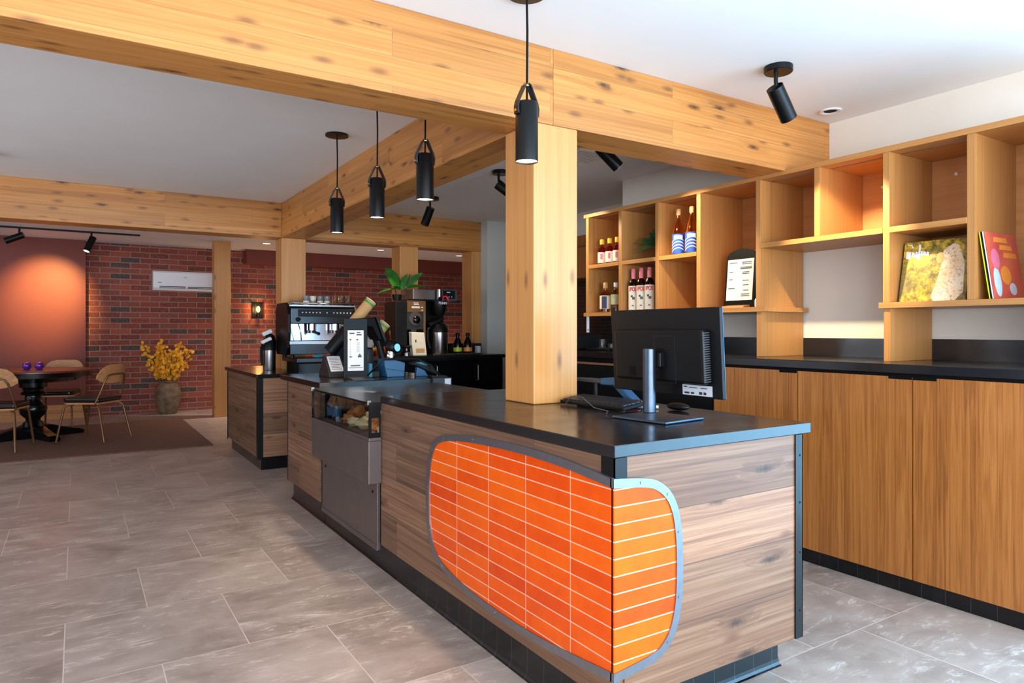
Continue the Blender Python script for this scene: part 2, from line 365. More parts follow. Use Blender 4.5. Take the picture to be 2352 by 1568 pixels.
    def build(s, name, m, parent=None, smooth=0, bevel=0.0, kind=None):
        me = bpy.data.meshes.new(name); off = Vector((0, 0, 0)); p = parent
        while p is not None: off += p.location; p = p.parent
        me.from_pydata([tuple(Vector(q) - off) for q in s.v], [], s.f)
        bm = bmesh.new(); bm.from_mesh(me); bmesh.ops.recalc_face_normals(bm, faces=bm.faces); bm.to_mesh(me); bm.free()
        if smooth:
            for q in me.polygons: q.use_smooth = True
            me.set_sharp_from_angle(angle=R(smooth))
        o = bpy.data.objects.new(name, me); COL.objects.link(o); me.materials.append(M[m] if isinstance(m, str) else m)
        if parent is not None: o.parent = parent
        if bevel:
            b = o.modifiers.new('bevel', 'BEVEL'); b.width = bevel; b.segments = 2; b.limit_method = 'ANGLE'; b.angle_limit = R(40)
        if kind: o['kind'] = kind
        return o

def B(*a): return MB().box(*a)
def tag(o, label, cat, group=None):
    o['label'] = label; o['category'] = cat
    if group: o['group'] = group
    return o
def thing(name, label, cat, loc=(0, 0, 0), group=None):
    o = bpy.data.objects.new(name, None); o.empty_display_size = .05; COL.objects.link(o); o.location = loc
    return tag(o, label, cat, group)
def struct(name, mb, m, bevel=0.0): return mb.build(name, m, None, 0, bevel, 'structure')
def place(o, loc, rz=0.0): o.location = loc; o.rotation_euler = (0, 0, rz); return o
def dup(root, loc, rz=None, label=None, group=None):
    r = root.copy(); COL.objects.link(r); r.location = loc
    if rz is not None: r.rotation_euler = (0, 0, rz)
    if label: r['label'] = label
    if group: r['group'] = group
    for ch in [o for o in bpy.data.objects if o.parent == root]:
        c = ch.copy(); COL.objects.link(c); c.parent = r
        for gch in [o for o in bpy.data.objects if o.parent == ch]:
            d = gch.copy(); COL.objects.link(d); d.parent = c
    return r
def text_part(txt, size, mtx, m, name, parent, extr=.0008, bold=0.0):
    cu = bpy.data.curves.new('t', 'FONT'); cu.body = txt; cu.size = size; cu.extrude = extr; cu.offset = bold; cu.align_x = 'CENTER'; cu.align_y = 'CENTER'
    ob = bpy.data.objects.new('t', cu); COL.objects.link(ob); bpy.context.view_layer.update()
    me = bpy.data.meshes.new_from_object(ob.evaluated_get(bpy.context.evaluated_depsgraph_get())); bpy.data.objects.remove(ob)
    off = Vector((0, 0, 0)); p = parent
    while p is not None: off += p.location; p = p.parent
    me.transform(Matrix.Translation(-off) @ mtx); me.name = name; o = bpy.data.objects.new(name, me); COL.objects.link(o)
    me.materials.clear(); me.materials.append(M[m]); o.parent = parent
    return o

# ------------------------------------------------------------------ THE ROOM
CEIL = 2.55
struct('floor', B(-5.0, 7.0, -3.6, 12.2, -.12, 0), 'floor')
struct('ceiling', B(-5.0, 7.0, -3.6, 12.2, CEIL, CEIL + .15), 'white')
struct('wall_back', B(-5.0, 7.0, 11.8, 12.0, 0, CEIL), 'brick')
struct('wall_right', MB().box(4.0, 4.2, 1.0, 4.4, 0, CEIL).box(4.0, 4.2, -3.6, -3.3, 0, CEIL).box(4.0, 4.2, -3.3, 1.0, 0, .04).box(4.0, 4.2, -3.3, 1.0, 2.42, CEIL), 'wallpaint')
struct('wall_recess', B(4.7, 4.9, 4.5, 7.0, 0, CEIL), 'wallpaint')
struct('wall_return', B(4.0, 4.9, 4.4, 4.5, 0, CEIL), 'wallpaint')
struct('wall_partition', B(4.105, 5.2, 7.0, 7.4, 0, CEIL), 'greywall')
struct('wall_outer', B(6.8, 7.0, 7.4, 11.8, 0, CEIL), 'brick')
struct('wall_accent', B(-5.0, .115, 11.62, 11.8, .2, CEIL), 'brown')
struct('baseboard_back', B(-5.0, .105, 11.6, 11.8, 0, .2), 'base')
struct('trim_1', B(2.3, 7.0, 11.5, 11.8, 2.33, CEIL), 'brown')
# window walls behind the camera and on the left (out of the picture): piers, sill and head with openings
w = MB()
for a, b in ((-5.0, -4.6), (-1.9, -1.6), (1.1, 1.4), (3.7, 4.0)): w.box(a, b, -3.6, -3.4, 0, CEIL)
w.box(-5.0, 4.0, -3.6, -3.4, 0, .12); w.box(-5.0, 4.0, -3.6, -3.4, 2.45, CEIL); struct('wall_front', w, 'brown')
w = MB()
for a, b in ((-3.6, -3.0), (-.2, .2), (3.2, 3.6), (6.4, 6.8), (9.6, 12.0)): w.box(-5.2, -5.0, a, b, 0, CEIL)
w.box(-5.2, -5.0, -3.6, 12.0, 0, .5); w.box(-5.2, -5.0, -3.6, 12.0, 2.4, CEIL); struct('wall_left', w, 'brown')

# timber frame
BZ = 2.198
def timber(name, label, cat, b, m, bev=.004): return tag(b.build(name, m, None, 0, bev), label, cat)
timber('ceiling_beam', 'long knotty oak beam crossing the foreground from top left to the post on the counter', 'beam', B(-5.0, 1.858, 2.565, 2.815, BZ, CEIL), 'beamX')
timber('ceiling_beam', 'oak beam running from the post on the counter to the shelf wall at right', 'beam', B(1.858, 4.0, 2.565, 2.815, BZ, CEIL), 'beamX')
timber('ceiling_beam', 'oak beam receding from the post on the counter towards the coffee machine', 'beam', B(1.765, 2.015, 2.815, 7.15, BZ, CEIL), 'beamY')
timber('ceiling_beam', 'knotty oak beam at far left above the dining area with track lights behind', 'beam', B(-5.0, 1.765, 7.15, 7.4, BZ, CEIL), 'beamX')
timber('ceiling_beam', 'knotty oak beam at the back above the coffee brewer', 'beam', B(1.765, 4.105, 7.15, 7.4, BZ, CEIL), 'beamX')
timber('timber_post', 'thick pale oak post standing on the front counter', 'post', B(1.75, 2.0, 2.567, 2.813, .914, BZ), 'post', .006)
timber('timber_post', 'oak post rising behind the espresso machine', 'post', B(1.767, 2.013, 7.152, 7.398, 0, BZ), 'post', .006)
timber('timber_post', 'oak post behind the coffee grinder and green plant', 'post', B(3.062, 3.285, 7.152, 7.398, 0, BZ), 'post', .006)
timber('timber_post', 'oak post against the grey wall, behind the sauce bottles', 'post', B(3.98, 4.104, 7.152, 7.398, 0, BZ), 'post', .006)
timber('timber_post', 'free-standing oak post in front of the brick wall beside the air conditioner', 'post', B(1.68, 1.9, 10.62, 10.84, 0, CEIL), 'post', .006)

# ------------------------------------------------------------------ FRONT COUNTER
XF, YF, ZT, ZB = 1.328, 1.53, .914, .1415
cn = thing('service_counter', 'front service counter clad in weathered brown boards with orange tiled corner', 'counter', (1.8, 2.5, 0))
B(XF + .003, XF + .045, YF + .012, 3.355, ZB, .875).build('front_panel', 'cladY', cn)
B(XF + .045, 2.19, YF + .006, YF + .05, ZB, .875).build('end_panel', 'cladX', cn)
B(2.15, 2.19, YF + .05, 3.355, ZB, .875).build('rear_panel', 'blackmatt', cn)
B(XF + .045, 2.15, 3.3, 3.355, ZB, .875).build('side_panel', 'blackmatt', cn)
B(1.37, 1.384, 1.634, 4.405, 0, ZB).build('toe_kick', 'kickY', cn)
B(1.384, 2.218, 1.632, 1.66, 0, ZB).build('toe_kick', 'kickX', cn)
MB().prism([(1.37, 0), (1.37, .03), (1.365, .012), (1.359, .004), (1.353, 0)], 'Y', 1.61, 4.405).build('cove_tile', 'kickY', cn)
MB().prism([(1.634, 0), (1.634, .03), (1.629, .012), (1.623, .004), (1.617, 0)], 'X', 1.36, 2.222).build('cove_tile', 'kickX', cn)
m = MB().box(XF, XF + .05, YF, YF + .004, .80, .875).box(XF, XF + .004, YF, YF + .06, .80, .875); m.build('corner_trim', 'black', cn)
m = MB().box(2.182, 2.222, YF, YF + .004, ZB, .875).box(2.218, 2.222, YF, YF + .06, ZB, .875); o = m.build('corner_trim', 'black', cn)
for zz in (.80, .63, .45, .24): MB().cyl((2.206, YF - .001, zz), (2.206, YF + .002, zz), .004, n=10).build('screw', 'blackmatt', o)
# orange tile shield wrapping the corner
fo = [(1.53, .8185), (1.765, .838), (2.047, .845), (2.363, .834), (2.53, .819), (2.64, .80), (2.71, .768), (2.757, .70), (2.782, .60), (2.787, .488), (2.775, .385), (2.73, .29), (2.637, .234), (2.435, .198), (2.135, .184), (1.861, .192), (1.53, .225)]
eo = [(1.328, .8185), (1.447, .806), (1.505, .787), (1.553, .747), (1.582, .69), (1.597, .607), (1.6, .497), (1.594, .403), (1.573, .326), (1.535, .275), (1.478, .246), (1.328, .225)]
def smooth(pts, n=5):
    out = []
    for i in range(len(pts) - 1):
        p0 = pts[max(i - 1, 0)]; p1 = pts[i]; p2 = pts[i + 1]; p3 = pts[min(i + 2, len(pts) - 1)]
        for k in range(n):
            t = k / n
            out.append(tuple(.5 * (2 * p1[j] + (p2[j] - p0[j]) * t + (2 * p0[j] - 5 * p1[j] + 4 * p2[j] - p3[j]) * t * t + (3 * p1[j] - p0[j] - 3 * p2[j] + p3[j]) * t ** 3) for j in (0, 1)))
    return out + [pts[-1]]
def inset(pts, d):
    n = len(pts); out = []
    for i in range(n):
        a = pts[max(i - 1, 0)]; b = pts[min(i + 1, n - 1)]; tx, ty = b[0] - a[0], b[1] - a[1]; L = math.hypot(tx, ty) or 1
        out.append((pts[i][0] + ty / L * d, pts[i][1] - tx / L * d))
    return out
fs_, es_ = smooth(fo), smooth(eo)
fi, ei = inset(fs_, .027), inset(es_, .027)
fi = [(max(p[0], 1.53), p[1]) for p in fi]; fi[0] = (1.53, fi[0][1]); fi[-1] = (1.53, fi[-1][1])
ei = [(max(p[0], 1.328), p[1]) for p in ei]; ei[0] = (1.328, fi[0][1]); ei[-1] = (1.328, fi[-1][1])
MB().prism(fi, 'X', XF - .006, XF + .003).build('tile_field', 'tileY', cn)
MB().prism([(p[0] - (.006 if p[0] < 1.3281 else 0), p[1]) for p in ei], 'Y', YF - .006, YF + .006).build('tile_field', 'tileX', cn)
fr = MB().band(fs_, fi, 'X', XF - .011, XF + .003, False).build('tile_edging', 'trim', cn, 0)
for i in range(6, len(fs_) - 4, 9):
    p = ((fs_[i][0] + fi[i][0]) / 2, (fs_[i][1] + fi[i][1]) / 2); MB().cyl((XF - .013, p[0], p[1]), (XF - .01, p[0], p[1]), .0045, n=10).build('screw', 'steel', fr)
e2 = MB().band([(p[0] - (.011 if i in (0, len(es_) - 1) else 0), p[1]) for i, p in enumerate(es_)], [(p[0] - (.011 if i in (0, len(ei) - 1) else 0), p[1]) for i, p in enumerate(ei)], 'Y', YF - .011, YF + .006, False).build('tile_edging', 'trim', cn, 0)
for i in range(4, len(es_) - 2, 10):
    p = ((es_[i][0] + ei[i][0]) / 2, (es_[i][1] + ei[i][1]) / 2); MB().cyl((p[0], YF - .013, p[1]), (p[0], YF - .01, p[1]), .0045, n=10).build('screw', 'steel', e2)
# far end of the same counter, left of the pastry case
c2 = thing('counter_cabinet', 'board-clad counter section left of the pastry case, under the menu stand', 'counter', (1.8, 4.8, 0))
B(XF + .003, XF + .045, 4.41, 5.2, ZB, .875).build('front_panel', 'cladY', c2)
B(XF + .045, 2.19, 4.41, 5.2, ZB, .875).build('body', 'blackmatt', c2)
B(XF, XF + .05, 5.2, 5.206, ZB, .875).build('corner_trim', 'black', c2)
B(1.37, 1.384, 4.411, 5.19, 0, ZB).build('toe_kick', 'kickY', c2)
MB().prism([(1.37, 0), (1.37, .03), (1.365, .012), (1.359, .004), (1.353, 0)], 'Y', 4.411, 5.2).build('cove_tile', 'kickY', c2)
B(1.384, 2.15, 4.42, 5.19, 0, ZB).build('plinth', 'blackmatt', c2)
tag(B(XF, 2.272, YF, 3.36, .8755, ZT - .0007).build('counter_worktop', 'blackstone', None, 0, .003), 'black stone worktop of the front counter, carrying the monitor and the oak post', 'worktop')
tag(B(XF, 2.272, 4.406, 5.42, .8755, ZT - .0007).build('counter_worktop', 'blackstone', None, 0, .003), 'black stone worktop beyond the pastry case, under the menu stand and card machine', 'worktop')

# pastry case between the two
pc = thing('pastry_case', 'built-in steel and glass pastry display case in the front counter', 'display case', (1.7, 3.87, 0))
B(1.26, 1.33, 3.345, 4.35, .462, .682).build('front_apron', 'satin', pc, 0, .003)
B(1.262, 1.33, 3.345, 4.35, .682, .70).build('sill', 'satin', pc, 0, .003)
m = MB().box(1.322, 1.34, 3.385, 4.33, .105, .462); o = m.build('lower_panel', 'satin', pc, 0, .002)
for yy in (3.45, 4.26): MB().cyl((1.3225, yy, .40), (1.319, yy, .40), .008, n=12).build('lock', 'blackmatt', o)
B(1.318, 1.322, 3.385, 4.33, .105, .132).build('plinth_strip', 'satin', pc)
B(1.341, 1.36, 3.357, 4.405, ZB, .655).build('shadow_gap', 'blackmatt', pc)
m = MB().box(1.264, 1.33, 3.345, 3.375, .70, .882).box(1.264, 1.33, 4.325, 4.35, .70, .882); 
B(1.262, 1.275, 3.345, 3.352, .70, .882).build('end_frame', 'black', pc)
B(1.262, 1.275, 4.343, 4.35, .70, .882).build('end_frame', 'black', pc)
B(1.275, 1.326, 3.345, 3.35, .70, .725).build('end_frame', 'black', pc); B(1.275, 1.326, 3.345, 3.35, .80, .882).build('end_frame', 'black', pc)
B(1.318, 1.326, 3.345, 3.35, .725, .80).build('end_frame', 'black', pc)
B(1.262, 1.268, 3.352, 4.343, .70, .878).build('front_glass', 'sheetglass', pc)
B(1.262, 1.27, 3.352, 4.343, .872, .882).build('top_rail', 'black', pc)
B(1.27, 2.16, 3.3625, 4.4035, .876, .882).build('top_glass', 'topglass', pc)
for yy in (3.346, 4.335): B(1.255, 1.275, yy, yy + .018, .868, .892).build('glass_clip', 'steel', pc, 0, .002)
B(1.342, 2.16, 3.365, 4.40, .66, .6752).build('shelf_tray', 'satin', pc)
l = bpy.data.lights.new('case_light', 'AREA'); l.shape = 'RECTANGLE'; l.size = .9; l.size_y = .03; l.energy = 1.0; l.color = (1, .86, .68)
lo = bpy.data.objects.new('case_light', l); COL.objects.link(lo); lo.location = (1.50, 3.87, .87); lo.rotation_euler = (0, R(-25), R(90))
B(2.14, 2.16, 3.365, 4.40, .676, .876).build('sliding_door', 'blackmatt', pc)
B(1.36, 2.14, 4.385, 4.40, .676, .876).build('side_wall', 'blackmatt', pc)
kinds = [('crust', 'large golden brown pastry at the left of the heap in the glass case', 4.12, 1.48, .058), ('crust', 'smaller brown pastry in front of the large brown one in the glass case', 4.03, 1.395, .040),
         ('dough', 'tall pale bun at the right of the heap behind the front glass', 3.86, 1.49, .058), ('dough', 'small pale roll between the brown pastry and the tall pale bun', 3.925, 1.385, .036),
         ('dough', 'pale bun lying before the tall pale bun in the glass case', 3.78, 1.395, .044), ('crust', 'brown pastry seen through the end window of the glass case', 3.58, 1.41, .058),
         ('dough', 'pale roll at the very right end of the glass case, below the end window', 3.45, 1.40, .045)]
for i, (mm, lab, yy, xx, rr) in enumerate(kinds):
    fn = lambda a, b, c, i=i: 1 + .16 * math.sin(5 * a + i) * math.cos(4 * b + 2 * i) + .1 * math.sin(9 * c + i)
    tag(MB().ball((xx, yy, .676 + rr * .92 + .003), (rr, rr * 1.15, rr * .8), 24, 14, fn).build('pastry', mm, None, 60), lab, 'pastry', 'pastries in the glass case')
for i, (yy, lab) in enumerate(((4.235, 'clear bottle with blue label in the glass case, right one of the two'), (4.325, 'clear bottle with blue label in the glass case, at its left end'))):
    b = thing('water_bottle', lab, 'bottle', (1.385, yy, .676), 'bottles in the glass case')
    MB().lathe([(.03, 0), (.032, .01), (.032, .1), (.026, .125), (.013, .15), (.013, .17)], (1.385, yy, .676)).build('body', 'glass', b, 40)
    MB().lathe([(.0326, .035), (.0326, .085)], (1.385, yy, .676), cap=False).build('label', 'bluep', b, 40)
    MB().lathe([(.015, .17), (.015, .188)], (1.385, yy, .676)).build('cap', 'bluep', b, 40)

# ------------------------------------------------------------------ LOW SIDE COUNTER (far left of the bar)
sc = thing('side_counter', 'low board-clad side counter at the back left with black top edge', 'counter', (1.7, 7.0, 0))
B(1.362, 1.40, 6.346, 7.79, .12, .826).build('front_panel', 'cladY', sc)
B(1.40, 1.76, 6.346, 6.38, .12, .826).build('end_panel', 'cladX', sc)
B(1.40, 1.76, 6.38, 7.79, .12, .826).build('body', 'blackmatt', sc)
MB().box(1.358, 1.405, 6.34, 6.346, .10, .826).box(1.358, 1.362, 6.346, 6.39, .10, .826).build('corner_trim', 'black', sc)
MB().box(1.358, 1.362, 7.75, 7.79, .10, .826).build('corner_trim', 'black', sc)
MB().box(1.40, 1.75, 6.39, 7.76, 0, .12).build('toe_kick', 'kickY', sc)
tag(B(1.35, 1.765, 6.33, 7.90, .8265, .8613).build('counter_worktop', 'blackstone', None, 0, .003), 'black stone top of the low side counter, carrying two thermal jugs', 'worktop')

# ------------------------------------------------------------------ BACK BAR
BB = .985
bb = thing('bar_cabinet', 'black back bar cabinet under the espresso machine and grinder', 'cabinet', (2.5, 6.9, 0))
B(1.775, 4.09, 6.63, 6.98, .1, .945).build('body', 'blackmatt', bb)
B(1.78, 4.05, 6.68, 6.97, 0, .1).build('plinth', 'blackmatt', bb)
for i in range(4):
    d = B(1.79 + i * .5, 2.275 + i * .5, 6.61, 6.63, .13, .93).build('door', 'gloss', bb)
    MB().tube([(2.24 + i * .5, 6.61, .70), (2.24 + i * .5, 6.575, .71), (2.24 + i * .5, 6.575, .87), (2.24 + i * .5, 6.61, .88)], .006).build('handle', 'steel', d)
tag(B(1.77, 4.098, 6.58, 7.149, .9455, BB - .0007).build('bar_worktop', 'blackstone', None, 0, .003), 'black stone top of the back bar under espresso machine, grinder and brewer', 'worktop')
tag(B(3.29, 4.098, 7.13, 7.149, BB, 1.10).build('splashback', 'blackstone'), 'low black stone upstand at the back right of the bar, behind the sauce bottles', 'splashback')

# ------------------------------------------------------------------ RIGHT WALL: cabinets, worktop, shelves
RX, RT = 3.318, 1.09
def cabinet(name, label, y0, y1, splits, notches):
    t = thing(name, label, 'cabinet', (3.6, (y0 + y1) / 2, 0))
    B(RX + .024, 3.98, y0, y1, .075, 1.045).build('body', 'cab', t); B(RX + .02, RX + .024, y0, y1, .075, 1.045).build('gap_shade', 'blackmatt', t)  # black sheet added behind the doors to paint shade into their gaps
    B(3.337, 3.36, y0, y1, 0, .075).build('toe_kick', 'kickY', t)
    ed = [y0] + splits + [y1]
    for i in range(len(ed) - 1):
        a, b = ed[i] + .0028, ed[i + 1] - .0028; d = B(RX, RX + .019, a, b, .077, 1.03).build('door', 'cab', t)
        for na, nb in notches:
            na2, nb2 = max(na, a), min(nb, b)
            if nb2 > na2: B(RX - .0012, RX, na2, nb2, 1.018, 1.033).build('finger_pull', 'blackmatt', d)
    B(RX + .004, RX + .02, y0, y1, 1.03, 1.045).build('shadow_rail', 'blackmatt', t)
    return t
cabinet('base_cabinet', 'wood laminate base cabinet beside the black fridge, partly behind the monitor', 2.3165, 2.90, [], [(2.318, 2.43)])
cabinet('base_cabinet', 'large wood laminate double base cabinet under the worktop at right', 1.098, 2.316, [1.707], [(1.60, 1.82)])
fg = thing('bar_fridge', 'black undercounter fridge run behind the monitor and keyboard', 'fridge', (3.6, 4.2, 0))
B(RX + .02, 3.98, 2.905, 5.24, .075, 1.045).build('body', 'blackmatt', fg)
B(3.36, 3.95, 2.91, 5.2, 0, .075).build('plinth', 'blackmatt', fg)
for i in range(3):
    d = B(RX, RX + .019, 2.91 + i * .72, 3.62 + i * .72, .1, .985).build('drawer_front', 'blackp', fg)
    MB().box(RX - .012, RX, 3.12 + i * .72, 3.4 + i * .72, .88, .895).build('handle', 'black', d)
B(RX + .001, RX + .02, 2.91, 4.3, .992, 1.008).build('edge_strip', 'copper', fg)
tag(B(3.31, 3.9985, 1.08, 5.26, 1.0455, RT - .0007).build('bar_worktop', 'blackstone', None, 0, .003), 'long black stone worktop along the right wall under the shelving', 'worktop')
tag(B(3.985, 3.999, 1.08, 4.49, RT, 1.203).build('splashback', 'blackstone'), 'black stone upstand along the right wall behind the shelf feet', 'splashback')
tag(B(4.685, 4.699, 4.51, 6.99, .0, 1.785).build('splashback', 'btile'), 'dark tiled splashback in the recess behind the oak post', 'splashback')
tag(B(3.9995, 4.68, 4.51, 5.26, 1.0455, RT).build('bar_worktop', 'blackstone'), 'black worktop at the recess beyond the end of the shelves', 'worktop')
tag(B(4.02, 4.67, 4.52, 5.24, 0, 1.045).build('bar_cabinet', 'blackmatt'), 'black cabinet filling the recess beyond the end of the shelves', 'cabinet')
uc = thing('wall_cabinet', 'wood wall cabinet in the recess seen left of the bottle shelves', 'cabinet', (4.5, 5.6, 1.786))
B(4.37, 4.698, 4.52, 6.95, 1.786, 2.225).build('body', 'cab', uc)
for i in range(4): B(4.35, 4.37, 4.525 + i * .605, 5.12 + i * .605, 1.79, 2.10).build('door', 'cab', uc)
B(4.345, 4.37, 4.52, 6.95, 2.108, 2.122).build('metal_strip', 'steel', uc)

sf = thing('shelf_unit', 'oak cubby shelving along the right wall holding bottles, menu board and records', 'shelves', (3.77, 2.6, RT))
F, K = 3.55, 3.984
T = .034
def vert(y, z0, z1): return B(F + .004, K, y - T, y, z0, z1).build('divider', 'shelfZ', sf, 0, .001)
def horiz(y0, y1, z, nm='shelf', t=.03, f=F): return B(f, K, y0, y1, z - t, z - .0007).build(nm, 'shelfY', sf, 0, .001)
ZT_, ZM, ZL = 2.207, 1.787, 1.397
horiz(1.08, 4.475, ZT_, 'top_board', .03)
D = [4.449, 4.045, 3.646, 3.253, 2.772, 2.374, 1.979, 1.579, 1.16]
for y in (4.449, 4.045, 3.646, 3.253, 2.772): vert(y, ZL, ZT_ - .03)
horiz(2.70, 4.475, ZL, 'shelf')
for a, b in ((4.449, 4.045), (4.045, 3.646), (3.646, 3.253)): horiz(b, a - T, ZM)
horiz(1.979, 2.772 - T, ZM)
vert(2.374, ZM, ZT_ - .03); vert(1.979, ZL, ZT_ - .03); horiz(1.579, 1.979 - T, ZM); vert(1.579, ZL, ZT_ - .03)
horiz(1.08, 2.0, ZL, 'shelf')
vert(1.16, ZL, ZT_ - .03); 
for y in (2.772, 1.979, 1.16): B(F + .012, K, y - T, y, RT, ZL - .03).build('foot_panel', 'shelfZ', sf, 0, .001)
def back(y0, y1, z0, z1):
    B(K, 3.998, y0, y1, z0, z1).build('back_panel', 'ply', sf)
back(2.772, 4.449, ZL, ZT_ - .03); back(1.979, 2.772, ZM - .03, ZT_ - .03); back(1.13, 1.979, ZL, ZT_ - .03)
for a, b in ((4.449, 4.045), (4.045, 3.646), (3.646, 3.253), (2.772, 2.374), (2.374, 1.979), (1.979, 1.579)):
    B(F + .10, F + .106, b + .01, a - T - .01, ZT_ - .0335, ZT_ - .03).build('light_groove', 'steel', sf)
for a, b in zip(D[:-1], D[1:]): MB().cyl((K - .004, (a + b - T) / 2 + .06, 2.09), (K, (a + b - T) / 2 + .06, 2.09), .009, n=12).build('screw_cap', 'whitep', sf)
st = thing('hanging_strip', 'white perforated strip hanging at the left end of the bottle shelves', 'strip', (3.60, 4.478, 1.235))
MB().box(3.585, 3.612, 4.476, 4.48, 1.235, 1.52).build('strip', 'whitep', st, 0, .001)
MB().cyl((3.598, 4.4755, 1.255), (3.598, 4.482, 1.255), .006, n=10).build('hole_ring', 'blackmatt', st)

# ------------------------------------------------------------------ SHELF CONTENTS (every x,y inside its cubby)
def bottle(name, label, x, y, z, prof, mat, cap, capm, lab, labm, group, extra=None):
    t = thing(name, label, 'bottle', (x, y, z), group)
    MB().lathe(prof, (x, y, z), 24).build('body', mat, t, 40)
    MB().lathe(cap, (x, y, z), 20).build('stopper', capm, t, 40)
    if lab: MB().lathe([(lab[0], lab[1]), (lab[0], lab[2])], (x, y, z), 32, False).build('label', labm, t, 40)
    if extra: extra(t, x, y, z)
    return t
def arcpatch(mb, c, r, a0, a1, z0f, z1f, n=10):
    vs = []; fs = []
    for i in range(n + 1):
        a = a0 + (a1 - a0) * i / n
        for zf, q in ((z0f, r), (z1f, r)): vs.append((c[0] + q * math.cos(a), c[1] + q * math.sin(a), c[2] + zf(i / n)))
    for i in range(n): fs.append((2 * i, 2 * i + 2, 2 * i + 3, 2 * i + 1))
    mb.add(vs, fs)
FA = PI + .72   # direction a bottle label faces: out of the shelf towards the room
red = [(.03, 0), (.036, .004), (.036, .115), (.03, .132), (.0135, .142), (.0135, .165)]
def redx(t, x, y, z):
    m = MB(); arcpatch(m, (x, y, z), .0371, FA - .3, FA + .25, lambda s: .04, lambda s: .085); m.build('label_motif', 'rose', t)
for i, (y, lab) in enumerate(((4.32, 'left one of three small red bottles with yellow caps'), (4.225, 'middle one of three small red bottles with yellow caps'), (4.135, 'right one of three small red bottles with yellow caps, half behind the divider'))):
    bottle('spirit_bottle', lab, 3.62, y, ZM, red, 'pinkliq', [(.0175, .163), (.019, .168), (.019, .20), (.016, .205)], 'yellow', (.0367, .012, .098), 'cream', 'small red bottles on the top left shelf', redx)
def ginx(t, x, y, z):
    m = MB(); arcpatch(m, (x, y, z), .0483, FA - .55, FA + .35, lambda s: .03, lambda s: .13); m.build('label_motif', 'navy', t)
bottle('spirit_bottle', 'squat amber bottle with pale stopper and dark patterned label', 3.63, 4.29, ZL, [(.04, 0), (.047, .006), (.047, .14), (.038, .165), (.015, .178), (.015, .20)], 'amber',
       [(.017, .195), (.019, .2), (.019, .238), (.017, .242)], 'cork', (.0478, .028, .135), 'cream', None, ginx)
bottle('spirit_bottle', 'pale bottle with olive label between the amber bottle and the divider', 3.63, 4.165, ZL, [(.034, 0), (.039, .005), (.039, .15), (.03, .17), (.014, .185), (.014, .21)], 'palegold',
       [(.016, .2), (.017, .205), (.017, .235)], 'whitep', (.0398, .06, .14), 'sage', None)
bottle('spirit_bottle', 'green stoppered bottle at the back behind the olive labelled bottle', 3.76, 4.12, ZL, [(.034, 0), (.038, .005), (.038, .16), (.014, .20), (.014, .235)], 'greenglass',
       [(.016, .228), (.018, .232), (.018, .268)], 'leafd', (.0388, .05, .13), 'cream', None)
def ipos(t, x, y, z):
    a = PI + .74
    text_part('IPOS', .043, Matrix.Translation((x + .0385 * math.cos(a), y + .0385 * math.sin(a), z + .168)) @ Matrix.Rotation(a + PI / 2, 4, 'Z') @ Matrix.Rotation(PI / 2, 4, 'X') @ Matrix.Scale(.62, 4, (1, 0, 0)), 'inkred', 'label_lettering', t, .002, .0012)
    m = MB()
    for da, zz, rr in ((-.25, .115, .008), (.12, .10, .010), (-.12, .045, .004), (.1, .043, .004)):
        arcpatch(m, (x, y, z), .0374, a + da - rr / .037, a + da + rr / .037, lambda s: zz - rr, lambda s: zz + rr, 3)
    m.build('label_motif', 'ink', t)
for i, (y, lab) in enumerate(((3.95, 'left one of three dark rose bottles with IPOS labels'), (3.862, 'middle one of three dark rose bottles with IPOS labels'), (3.773, 'right one of three dark rose bottles with IPOS labels, against the divider'))):
    bottle('wine_bottle', lab, 3.62, y, ZL, [(.034, 0), (.0365, .004), (.0365, .205), (.03, .228), (.0155, .25), (.0145, .31)], 'wine',
           [(.0165, .25), (.0165, .325), (.014, .328)], 'pink', (.0371, .012, .195), 'cream', 'dark rose bottles on the lower shelf', ipos)
def waves(t, x, y, z):
    m = MB()
    for k in range(4):
        z0 = .018 + k * .022
        arcpatch(m, (x, y, z), .0467, FA - 1.3, FA + 1.3, lambda s: z0 + .028 * math.sin(PI * s), lambda s: z0 + .007 + .028 * math.sin(PI * s), 16)
    arcpatch(m, (x, y, z), .0467, FA - .75, FA + .65, lambda s: .112, lambda s: .137, 8)
    m.build('label_motif', 'inkwhite', t)
for i, (y, lab) in enumerate(((3.49, 'left one of two tall orange bottles with blue wave labels'), (3.365, 'right one of two tall orange bottles with blue wave labels'))):
    bottle('wine_bottle', lab, 3.63, y, ZM, [(.04, 0), (.0455, .006), (.0455, .14), (.034, .20), (.018, .25), (.0145, .29)], 'amber',
           [(.0155, .285), (.0165, .29), (.0165, .325), (.013, .33)], 'cork', (.0459, .008, .148), 'blue', 'blue label bottles on the top shelf', waves)
pl = thing('vase_plant', 'small dark spiky plant in a green glass vase on the top shelf', 'plant', (3.66, 3.72, ZM))
MB().lathe([(.03, 0), (.034, .01), (.03, .06), (.018, .085), (.022, .10)], (3.66, 3.72, ZM)).build('vase', 'greenglass', pl, 40)
m = MB()
for d, L_ in (((-.1, .75, .6), .24), ((-.2, .9, .25), .22), ((0, .5, .9), .2), ((-.1, .2, 1), .2), ((.3, .3, .8), .16), ((-.3, .6, .05), .2), ((.2, .7, .3), .2), ((-.3, .15, .5), .13), ((-.15, .85, .45), .26), ((-.2, .3, .3), .15)):
    m.leaf((3.66, 3.72, ZM + .09), d, (-.5, -.4, .7), L_, .036, .3)
m.build('leaves', 'leafd', pl, 60)

